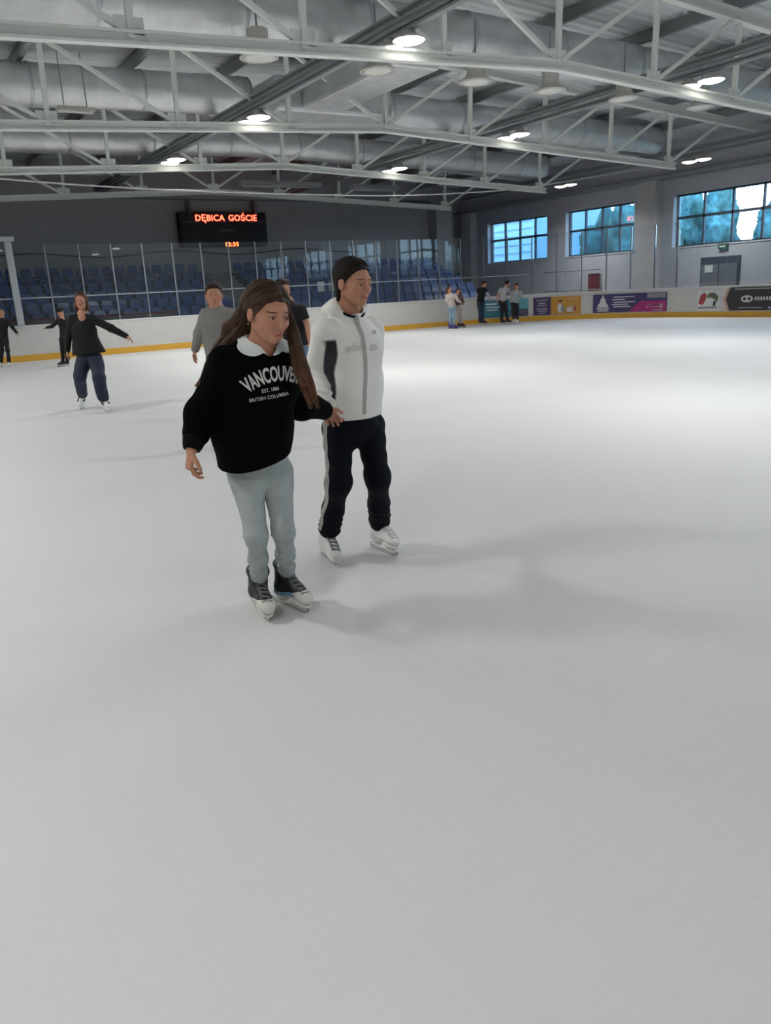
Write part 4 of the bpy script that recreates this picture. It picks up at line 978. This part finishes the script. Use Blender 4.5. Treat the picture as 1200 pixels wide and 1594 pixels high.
# ------------------------------------------------------------------ second skater: white hooded jacket, black track trousers
def jacket_skater():
    J = joints(dict(head=(551, 438, 4.26), neck=(542, 486, 4.33), chest=(545, 540, 4.35), waist=(547, 600, 4.36), pelvis=(550, 655, 4.38), sha=(505, 518, 4.24), shb=(577, 514, 4.46), ela=(486, 580, 4.30), wra=(511, 632, 4.12),
                    elb=(578, 582, 4.60), wrb=(568, 632, 4.50), hipa=(527, 668, 4.34), hipb=(574, 662, 4.46), kna=(527, 752, 4.22), ana=(512, 826, 4.40), knb=(588, 745, 4.32), anb=(591, 815, 4.56)), 4.35)
    root = empty('person', (J['pelvis'][0], J['pelvis'][1], 0)); tag(root, 'skater in a white zipped jacket and black striped track trousers', 'person')
    th = .62; Lb = math.cos(th)*RH+math.sin(th)*FH; Fb = -math.cos(th)*FH+math.sin(th)*RH; R3 = np.array([Lb, Fb, UZ])
    HR = head_frame(45, 9, 2); H = Head(J['head'], HR, 1.06)
    ha = hand_prims(J['wra'], V(516, 655, 4.06)-J['wra'], RH*.3+FH, -FH+UZ*.2, .98, .8, .3)
    hb = hand_prims(J['wrb'], V(566, 652, 4.45)-J['wrb'], -FH, RH, .98, .6)
    P = H.prims()+[(rc(H.w(0, -.030, -.06), J['neck'], .047, .053), .025)]+[(f if isinstance(f, tuple) else (f, .03)) for f in torso_set(J, .95, Lb)]+limb_set(J, .95)+ha+hb
    pts = list(J.values())+[H.w(x, y, z) for x in (-.1, .1) for y in (-.12, .12) for z in (-.13, .13)]+[V(516, 665, 4.05)]
    sdf_obj('body', union(P), pts, .06, .0042, mSkin, root, H.tint)
    fnH = union(H.prims())
    for q in (-1, 1):
        c = H.w(q*.031, .0735, -.0035); bm = MB().lathe([(.0005, -.0105)]+[(.0106*math.sin(a), -.0106*math.cos(a)) for a in np.linspace(.2, PI-.2, 9)]+[(.0005, .0105)], (0, 0, 0), 14)
        eo = MB().add([c+A_(*p) for p in bm.v], bm.f).build('eye', mEye, root, True)
        gd = nrm(A_(.1, .85, -.5)@HR); ic = c+gd*.0086; B = np.array([nrm(np.cross(gd, UZ)), np.cross(nrm(np.cross(gd, UZ)), gd), gd])
        bm2 = MB().lathe([(.0003, -.003), (.0060, -.002), (.0066, 0), (.0054, .0022), (.0003, .0030)], (0, 0, 0), 12); MB().add([ic+A_(*p)@B for p in bm2.v], bm2.f).build('iris', mIris, eo, True)
        br = []
        for u in np.linspace(0, 1, 7):
            p = H.w(q*(.014+.034*u), .12, .0160+.0045*math.sin(.5+u*2.2)-.003*u)
            for _ in range(30):
                d = float(fnH(np.asarray([p], np.float32))[0])
                if d < .0005: break
                p = p-HR[1]*d*.9
            br.append(p)
        MB().tube(br, [.0015, .0028, .003, .0028, .0024, .002, .0008], 6).build('eyebrow', mBrow, root, True)
    spine = nrm(J['chest']-J['pelvis'])
    hem = V(550, 651, 4.3); hemn = nrm(-spine-RH*.0)
    tor = union([ec(J['pelvis']-spine*.06, J['waist'], (.178, .130), (.168, .125), Lb), (ec(J['waist'], J['chest'], (.168, .125), (.180, .132), Lb), .05), (ec(J['chest'], J['neck']-spine*.03, (.180, .130), (.10, .085), Lb), .05),
                 (rc(J['sha'], J['shb'], .066, .064), .05), (el(J['chest']+Fb*.055+UZ*.0, (.14, .09, .10), R3), .05)])
    tor = inter(fold(tor, .0055, 20, (1, 1, .8), 13), plane(hem, hemn))
    slv = union([rc(J['sha'], J['ela'], .062, .047), (rc(J['ela'], J['wra'], .047, .041), .03)]); slv2 = union([rc(J['shb'], J['elb'], .068, .062), (rc(J['elb'], J['wrb'], .060, .046), .03)])
    def sf(p):
        d = slv(p); w = np.exp(-((p[:, 2]-.99)/.10)**2); return d+.006*w*np.sin(p[:, 2]*150+p[:, 0]*50)
    hood = union([el(J['neck']-Fb*.085+UZ*.01-Lb*.01, (.105, .055, .055), R3), (rc(J['neck']-Lb*.085+UZ*.02, J['neck']-Fb*.10+UZ*.02, .040, .05), .03), (rc(J['neck']+Lb*.085+UZ*.015, J['neck']-Fb*.10+UZ*.02, .034, .05), .03), (rc(J['neck']-Lb*.085+UZ*.02, J['neck']+Fb*.06-UZ*.025, .032, .024), .03), (rc(J['neck']+Lb*.08+UZ*.015, J['neck']+Fb*.07-UZ*.025, .03, .024), .03)])
    jk0 = union([tor, (sf, .035), (fold(slv2, .003, 30, (1, 1, 1), 4), .035), (hood, .02)])
    hole = rc(J['neck']-spine*.03+Fb*.01, H.w(0, -.01, -.03), .058, .082)
    jk = minus(jk0, hole, .005)
    white = A_(.88, .87, .83); dark = A_(.012, .014, .02); tq = J['chest']
    def jt(vs):
        q = vs-tq; x = q@Lb; y = q@Fb; z = q@UZ; c = np.tile(white, (len(vs), 1))
        w = np.clip((-.146-x)/.006, 0, 1)*np.clip((.055-z)/.01, 0, 1)*np.clip((z+.62)/.01, 0, 1)
        onarm = np.clip((slv(vs.astype(np.float32))-tor(vs.astype(np.float32))-.002)/.008, 0, 1); w = w*onarm
        return c*(1-w[:, None])+dark*w[:, None]
    jo = sdf_obj('jacket', jk, [v for kk, v in J.items() if kk[:3] in ('nec', 'che', 'wai', 'pel', 'sha', 'shb', 'ela', 'elb', 'wra', 'wrb')]+[H.w(0, -.1, -.1)], .19, .0055, mJacket, root, jt)
    def march(p, n, fn_, off):
        p = np.array(p, float)
        for _ in range(60):
            d = float(fn_(np.asarray([p], np.float32))[0])-off; p = p-n*np.clip(d, -.03, .03)*.8
        return p
    # zip down the front
    def ribbon(c, hw, n, fn_, off=.002):
        c = catmull(c, 5); vs = []
        for i, q in enumerate(c):
            d_ = nrm(c[min(i+1, len(c)-1)]-c[max(i-1, 0)]); s_ = nrm(np.cross(d_, n))
            for e in (-1, 0, 1): vs.append(march(q+s_*e*hw+n*.02, n, fn_, off))
        b = MB(); m = len(c); b.add(vs, [(i*3+e, i*3+e+1, i*3+3+e+1, i*3+3+e) for i in range(m-1) for e in (0, 1)]); return b
    nz = nrm(-FH*.85+RH*.4)
    ribbon([hit(x, y, jk) for x, y in ((551, 489), (556, 502), (563, 520), (567, 545), (569, 575), (568, 605), (567, 628), (567, 645))], .0125, nz, jk).build('zip', mZip, jo)
    b = MB(); ring = []
    for a in np.linspace(-2.6, 2.6, 19): ring.append(J['neck']+Fb*(math.cos(a)*.078+.012)+Lb*math.sin(a)*.074+UZ*(.02-.045*max(0, math.cos(a))+.012*max(0, -math.cos(a))))
    b.tube(ring, .007, 8).build('collar_trim', mTrack, jo, True)
    b = MB(); hemline = [J['pelvis']]
    # faint lettering and a small badge on the chest
    def onto(vs, fs, c, r, u, n, fn_, off=.0022):
        p = c+vs[:, :1]*r+vs[:, 1:2]*u+n*.03
        for _ in range(60):
            d = fn_(p.astype(np.float32))-off; p = p-n*np.clip(d, -.02, .02)[:, None]*.7
        return p, fs
    rN = nrm(np.cross(UZ, nz)); uN = UZ; mFaint = mat('print_faint', (.66, .65, .61), .6)
    vs, fs = text_geo('adid', .062); p, f2 = onto(vs, fs, hit(551, 541, jk), rN, uN, nz, jk); MB().add(p, f2).build('chest_lettering', mFaint, jo)
    vs, fs = text_geo('as', .062); p, f2 = onto(vs, fs, hit(582, 539, jk), rN, uN, nz, jk); MB().add(p, f2).build('chest_lettering', mFaint, jo)
    for i, h in enumerate((.010, .016, .022)):
        x = -.014+.012*i; vs = A_(*[x-.002, -.01, 0, x+.007, -.01, 0, x+.002, -.01+h, 0, x-.006, -.01+h*.8, 0]).reshape(4, 3)
        p, f2 = onto(vs, [(0, 1, 2, 3)], hit(582, 516, jk), rN, uN, nz, jk); MB().add(p, f2).build('badge_bar', mZip, jo)
    # trousers with side stripes
    lg = []
    for s in 'ab':
        kn, an, hp = J['kn'+s], J['an'+s], J['hip'+s]; cf = an+(kn-an)*.08
        lg.append(union([rc(hp, kn, .092, .060), (rc(kn, kn*.4+cf*.6, .059, .060), .07), (rc(kn*.4+cf*.6, cf, .062, .066), .03)]))
    tr0 = union([ec(J['pelvis']+UZ*.05, J['hipa']*.5+J['hipb']*.5, (.15, .11), (.16, .12), Lb), (lg[0], .04), (lg[1], .02)])
    def tr(p):
        w = np.exp(-((p[:, 2]-.24)/.06)**2); return tr0(p)+.005*w*np.sin(p[:, 2]*120+p[:, 0]*60)*np.sin(p[:, 0]*40+p[:, 1]*35)+.0022*np.sin(p[:, 2]*43+p[:, 1]*50+p[:, 0]*30)
    to = sdf_obj('track_trousers', tr, [J[q] for q in ('pelvis', 'hipa', 'hipb', 'kna', 'knb', 'ana', 'anb')], .12, .0055, mTrack, root)
    ns = nrm(-RH*.85-FH*.5)
    fw = nrm(np.cross(ns, UZ)); fw = fw if fw@RH > 0 else -fw
    ax_ = [J['hipa']+UZ*.06, J['hipa']*.7+J['kna']*.3, J['hipa']*.35+J['kna']*.65, J['kna'], J['kna']*.6+J['ana']*.4, J['kna']*.3+J['ana']*.7, J['kna']*.08+J['ana']*.92]
    for i in range(3):
        ribbon([march(a_+ns*.16+fw*(-.010+.0145*i), ns, tr, .0022) for a_ in ax_], .0045, ns, tr, .0022).build('side_stripe', mStripe, to)
    for s, h0, h1 in (('a', (493, 856), (526, 885)), ('b', (579, 853), (620, 870))):
        a, b_ = EYE+ray(*h0)*(-1.5/ray(*h0)[2]), EYE+ray(*h1)*(-1.5/ray(*h1)[2]); td = nrm(b_-a); c = (a+b_)/2
        gq = J['an'+s]*.4+c*.6; gq[2] = 0
        skate(root, td, J['an'+s], gq, .95, mBootW, mBootW, laces=mLaceG if s == 'a' else mLace, v=.005)
    # dark hair combed back, short tail at the nape
    cap = H.E((0, -.022, .029), (.082, .100, .083)); cutn = A_(0, .80, -.60)@HR
    hf = union([inter(cap, plane(H.w(0, .050, .046), cutn)), (el(H.w(0, -.098, -.01), A_(.04, .028, .05), HR), .03), (rc(H.w(-.045, -.05, -.02), H.w(-.035, -.065, -.09), .026, .014), .025), (rc(H.w(0, -.09, -.03), H.w(0, -.085, -.11), .03, .016), .02)])
    sdf_obj('hair', fold(hf, .0012, 160, (1, 1, .4), 21), [H.w(x, y, z) for x in (-.1, .1) for y in (-.15, .12) for z in (-.14, .13)], .03, .0045, mHairD, root)
    mb = MB(); combed(mb, H, [(-.080, .008, .02), (-.070, .045, .06), (-.03, .072, .092), (.03, .072, .092), (.070, .045, .06), (.080, .008, .02)], [(-.035, -.118, -.03), (-.03, -.122, -.0), (-.01, -.125, .01), (.01, -.125, .01), (.03, -.122, 0), (.035, -.118, -.03)], 80, 33, .0038, rad=(.0825, .1005, .0835), cen=(0, -.022, .029))
    mb.build('strand', mHairD, root, True)
    return root

front_skater(); jacket_skater()

# ------------------------------------------------------------------ the other skaters
def skater(label, dh, spec, yaw, top, trousers, hair, boot, v, k=1.0, pitch=0, sleeve='long', loose=1.0, leg=1.0, hairkind='short', toe=None, loose_hem=0, straps=None, detail=False, hem=.0, curl=.5, cap=None, over=None, toeb=None, byaw=None, group=None, cuff=.10):
    J = joints(spec, dh)
    root = empty('person', (J['pelvis'][0], J['pelvis'][1], 0)); tag(root, label, 'person', group)
    by = math.radians(yaw if byaw is None else byaw); Lb = math.cos(by)*RH+math.sin(by)*FH; Fb = -math.cos(by)*FH+math.sin(by)*RH; R3 = np.array([Lb, Fb, UZ])
    HR = head_frame(yaw, pitch); H = Head(J['head'], HR, 1.06*k)
    P = H.prims(v < .007)+[(rc(H.w(0, -.03, -.06), J['neck'], .05*k, .055*k), .025)]+[(f if isinstance(f, tuple) else (f, .03)) for f in torso_set(J, .9*k, Lb)]+limb_set(J, .9*k)
    ends = []
    for s, q in (('a', 1), ('b', -1)):
        d = nrm(J['wr'+s]-J['el'+s]); P += hand_prims(J['wr'+s], d, Fb*-.3+Lb*q, Fb, k*1.0, curl, .6); ends.append(J['wr'+s]+d*.2*k)
    pts = list(J.values())+ends+[H.w(x, y, z) for x in (-.1, .1) for y in (-.12, .12) for z in (-.13, .13)]
    body = sdf_obj('body', union(P), pts, .06, v, mSkin, root, H.tint)
    sp = nrm(J['chest']-J['pelvis']); lo = J['pelvis']-sp*hem
    tor = union([ec(lo-sp*.05, J['waist'], (.172*k*loose, .125*k*loose), (.155*k*loose, .12*k*loose), Lb), (ec(J['waist'], J['chest'], (.155*k*loose, .12*k*loose), (.165*k*loose, .122*k*loose), Lb), .05), (ec(J['chest'], J['neck']-sp*.035*k, (.165*k*loose, .122*k*loose), (.09*k, .08*k), Lb), .05), (rc(J['sha'], J['shb'], .062*k*loose, .062*k*loose), .05)]
                +([(ec(lo-sp*.02, J['chest'], (.25*k, .16*k), (.13*k, .11*k), Lb), .05)] if loose_hem else []))
    tor = inter(fold(tor, .005, 20, (1, 1, .6), 3), plane(lo, -sp))
    sl = []
    for s in 'ab':
        if sleeve == 'long': sl.append((union([rc(J['sh'+s], J['el'+s], .064*k*loose, .056*k*loose), (rc(J['el'+s], J['wr'+s], .056*k*loose, .042*k*loose), .03)]), .03))
        else: e = J['sh'+s]*.35+J['el'+s]*.65; sl.append((inter(rc(J['sh'+s], J['el'+s], .062*k*loose, .064*k*loose), plane(e, J['el'+s]-J['sh'+s])), .03))
    hole = union([rc(J['neck']-sp*.02*k, H.w(0, -.03, -.04), .056*k, .07*k)]+([(el(J['neck']+Fb*.07*k-UZ*.03*k, A_(.06, .07, .06)*k, R3), .02)] if hairkind == 'bob' else []))
    tf = minus(union([tor]+sl), hole, .006)
    to = sdf_obj('cardigan' if loose_hem else ('jumper' if sleeve == 'long' else 'shirt'), tf, [J[q] for q in J if q[:3] in ('nec', 'che', 'wai', 'pel', 'sha', 'shb', 'ela', 'elb', 'wra', 'wrb')], .24*k, v*1.3, top, root)
    if over:       # a short-sleeved layer worn over the long sleeves
        ov = minus(inter(union([lambda p: tor(p)-.008*k, (rc(J['sha'], J['sha']*.6+J['ela']*.4, .075*k, .07*k), .03), (rc(J['shb'], J['shb']*.6+J['elb']*.4, .075*k, .07*k), .03)]), plane(lo, -sp)), hole)
        sdf_obj('shirt', ov, [J[q] for q in J if q[:3] in ('nec', 'che', 'wai', 'pel', 'sha', 'shb')], .24*k, v*1.3, over, root)
    lg = []
    for s in 'ab':
        kn, an, hp = J['kn'+s], J['an'+s], J['hip'+s]; cf = an+(kn-an)*cuff
        lg.append(union([rc(hp, kn, .086*k*leg, .064*k*leg), (rc(kn, cf, .064*k*leg, .054*k*leg**1.2), .04)]))
    tr = union([ec(J['pelvis']+sp*.05, (J['hipa']+J['hipb'])/2, (.13*k, .10*k), (.135*k*leg**.5, .11*k*leg**.5), Lb), (lg[0], .04), (lg[1], .02)])
    sdf_obj('trousers', fold(tr, .006*leg, 24, (.7, .7, 1), 8), [J[q] for q in ('pelvis', 'hipa', 'hipb', 'kna', 'knb', 'ana', 'anb')], .14*k*leg, v*1.3, trousers, root)
    for s in 'ab':
        td = (toeb if (s == 'b' and toeb is not None) else toe); td = Fb if td is None else td
        t = nrm(A_(td[0], td[1], 0)); g = J['an'+s]+t*.07*k; g[2] = 0
        skate(root, t, J['an'+s], g, .95*k, boot, mHold if boot is mBootK else boot, straps=straps, v=max(v, .006), detail=detail, sh=.25)
    if hairkind in ('short', 'long', 'bob'):
        cap_ = H.E((0, -.022, .030), (.083, .101, .086)); cn = A_(0, .80, -.60)@HR; hf = [inter(cap_, plane(H.w(0, .047, .058), cn))]
        if hairkind == 'bob':
            for q in (-1, 1): hf.append((ec(H.w(q*.070, -.015, .02), H.w(q*.078, -.005, -.125), (.022*k, .045*k), (.020*k, .035*k), HR[0]), .02))
            hf.append((ec(H.w(0, -.09, .0), H.w(0, -.085, -.12), (.07*k, .03*k), (.07*k, .025*k), HR[0]), .03))
        if hairkind == 'long': hf.append((ec(H.w(0, -.09, .0), J['chest']-Fb*.11*k, (.07*k, .04*k), (.075*k, .03*k), HR[0]), .03))
        if hairkind == 'short': hf.append((el(H.w(0, .035, .085), A_(.06, .05, .03)*k, HR), .03))
        sdf_obj('hair', fold(union(hf), .0016, 120, (1, 1, .6), 4), [H.w(x, y, z) for x in (-.12, .12) for y in (-.15, .12) for z in (-.15, .13)]+[J['chest']-Fb*.11*k], .04, max(v*.9, .005), hair, root)
    if hairkind == 'cap':
        cf_ = union([inter(H.E((0, -.015, .035), (.085, .105, .088)), plane(H.w(0, 0, .018), -HR[2])), (el(H.w(0, .095, .028), A_(.06, .055, .010)*k, HR), .01)])
        sdf_obj('cap', cf_, [H.w(x, y, z) for x in (-.1, .1) for y in (-.15, .16) for z in (-.1, .14)], .03, v, hair, root)
    return root
cBlack = cloth('black_knit', (.004, .004, .005)); cNavy = cloth('navy_nylon', (.008, .014, .040), .7); cGrey = cloth('grey_wool', (.23, .222, .212)); cTee = cloth('black_tee', (.005, .005, .006)); cJean = cloth('blue_denim', (.10, .16, .24))
cDark = cloth('dark_cotton', (.012, .012, .014)); cCream = cloth('cream_top', (.55, .47, .42)); cPaleJ = cloth('pale_denim', (.25, .38, .48)); cPlaid = cloth('brown_plaid', (.10, .06, .06)); cBeige = cloth('beige_cotton', (.48, .44, .42)); cNavyJ = cloth('dark_denim', (.02, .035, .07)); cWhiteT = cloth('pale_tee', (.42, .42, .44)); cGreyH = cloth('grey_hoodie', (.30, .33, .34)); cLong = cloth('pale_sleeves', (.45, .46, .47))
hRed = mat('hair_auburn', (.10, .036, .020), .5, var=.3, scale=40, bump=.15, spec=.25); hBr = mat('hair_mid_brown', (.035, .018, .012), .5, var=.3, scale=40, spec=.25); hBlk = mat('hair_black', (.008, .007, .008), .5, spec=.25); hBlond = mat('hair_dark_blond', (.14, .09, .05), .5, var=.3, scale=40); capK = mat('cap_black', (.006, .007, .010), .8); mBootB = mat('boot_blue', (.03, .03, .22), .5)

skater('skater in a black cardigan and baggy navy trousers, arm held out', 11.9, dict(head=(126, 468), neck=(128, 490), chest=(131, 513), waist=(133, 538), pelvis=(139, 553), sha=(113, 497), shb=(145, 497), ela=(106, 523), wra=(105, 545), elb=(173, 511), wrb=(196, 523), hipa=(131, 558), hipb=(148, 558), kna=(125, 586, 11.75), ana=(128, 622, 12.3), knb=(155, 588, 11.6), anb=(163, 629, 11.75)),
       5, cBlack, cNavy, hRed, mBootW, .0065, .98, hairkind='bob', loose_hem=1, leg=1.38, hem=-.02, cuff=.27, straps=mStrapK, detail=True, toe=-FH+RH*.1, toeb=-FH*.8+RH*.45)
skater('skater in a grey jumper behind the long-haired skater', 8.2, dict(head=(333, 459), neck=(337, 481), chest=(340, 505), waist=(344, 535), pelvis=(346, 560), sha=(321, 490), shb=(357, 490), ela=(310, 520), wra=(304, 543), elb=(366, 522), wrb=(364, 548), hipa=(341, 565), hipb=(354, 565), kna=(344, 612, 8.1), ana=(345, 668, 8.3), knb=(356, 612, 8.1), anb=(357, 668, 8.3)),
       10, cGrey, cDark, hBr, mBootK, .0055, 1.0, loose=1.0)
skater('skater in a black T-shirt and blue jeans, half hidden between the two front skaters', 10.2, dict(head=(440, 450), neck=(447, 469), chest=(456, 492), waist=(461, 520), pelvis=(463, 538), sha=(441, 480, 10.3), shb=(469, 483, 10.1), ela=(438, 505, 10.3), wra=(441, 525, 10.2), elb=(478, 505, 10.1), wrb=(481, 527, 9.95), hipa=(457, 543), hipb=(470, 543), kna=(460, 588, 10.1), ana=(464, 632, 10.4), knb=(472, 590, 10.1), anb=(474, 636, 10.3)),
       48, cTee, cJean, hBr, mBootK, .0065, 1.0, sleeve='short', byaw=25, pitch=10)
skater('skater in dark clothes and white skates cut off by the left edge', 22.6, dict(head=(2, 487), neck=(3, 496), chest=(3, 506), waist=(3, 518), pelvis=(4, 524), sha=(-5, 500), shb=(12, 500), ela=(-8, 510), wra=(-8, 520), elb=(19, 509), wrb=(26, 518), hipa=(0, 527), hipb=(8, 527), kna=(3, 545, 22.4), ana=(2, 566, 22.8), knb=(12, 545, 22.4), anb=(14, 565, 22.7)),
       20, cDark, cDark, hBlond, mBootW, .011, .92, hairkind='long')
skater('small skater in a dark cap behind the skater with navy trousers', 21.8, dict(head=(94, 486), neck=(97, 496), chest=(99, 507), waist=(100, 518), pelvis=(100, 526), sha=(89, 501), shb=(107, 502), ela=(81, 508), wra=(73, 510), elb=(109, 512), wrb=(106, 521), hipa=(97, 529), hipb=(104, 529), kna=(97, 545), ana=(98, 563), knb=(104, 545), anb=(105, 563)),
       -35, cDark, cDark, capK, mBootK, .011, .85, hairkind='cap', pitch=10)
skater('far skater in a cream top and pale jeans with blue skates', 30.8, dict(head=(699, 451), neck=(701, 457), chest=(702, 464), waist=(703, 473), pelvis=(703, 478), sha=(696, 460), shb=(708, 460), ela=(695, 468), wra=(700, 473), elb=(712, 467), wrb=(716, 470), hipa=(701, 480), hipb=(706, 480), kna=(701, 493), ana=(700, 507), knb=(706, 493), anb=(706, 507)),
       60, cCream, cPaleJ, hRed, mBootB, .013, .95, hairkind='long', byaw=50)
skater('small far skater in a dark plaid top beside the cream top', 31.3, dict(head=(713, 453), neck=(713, 459), chest=(714, 465), waist=(715, 471), pelvis=(715, 475), sha=(709, 462), shb=(718, 462), ela=(708, 468), wra=(711, 473), elb=(721, 469), wrb=(720, 474), hipa=(713, 477), hipb=(718, 477), kna=(714, 490), ana=(714, 503), knb=(718, 490), anb=(719, 503)),
       40, cPlaid, cBeige, hBr, mBootK, .013, .85)
skater('far skater in a black T-shirt over pale sleeves', 32.6, dict(head=(754, 442), neck=(751, 448), chest=(749, 457), waist=(748, 466), pelvis=(748, 471), sha=(745, 451), shb=(755, 451), ela=(742, 459), wra=(743, 468), elb=(759, 458), wrb=(763, 465), hipa=(746, 473), hipb=(751, 473), kna=(747, 486), ana=(747, 499), knb=(751, 486), anb=(752, 499)),
       65, cLong, cNavyJ, hBr, mBootK, .013, 1.0, over=cTee, byaw=50, pitch=15)
skater('far skater in a pale T-shirt and black trousers leaning to the right', 32.3, dict(head=(790, 441), neck=(787, 447), chest=(784, 455), waist=(782, 464), pelvis=(782, 468), sha=(779, 451), shb=(791, 451), ela=(775, 459), wra=(774, 467), elb=(795, 458), wrb=(799, 464), hipa=(780, 470), hipb=(786, 470), kna=(781, 484), ana=(781, 498), knb=(788, 484), anb=(790, 497)),
       120, cWhiteT, cDark, hBlk, mBootK, .013, 1.0, sleeve='short', byaw=110)
skater('far skater in a grey hooded top and white skates, rightmost of the group', 31.9, dict(head=(804, 446), neck=(804, 452), chest=(803, 459), waist=(801, 466), pelvis=(800, 471), sha=(798, 455), shb=(810, 455), ela=(797, 462), wra=(796, 467), elb=(811, 462), wrb=(808, 467), hipa=(798, 473), hipb=(804, 473), kna=(799, 486), ana=(800, 498), knb=(805, 486), anb=(805, 498)),
       -20, cGreyH, cDark, hBlk, mBootW, .013, .97)
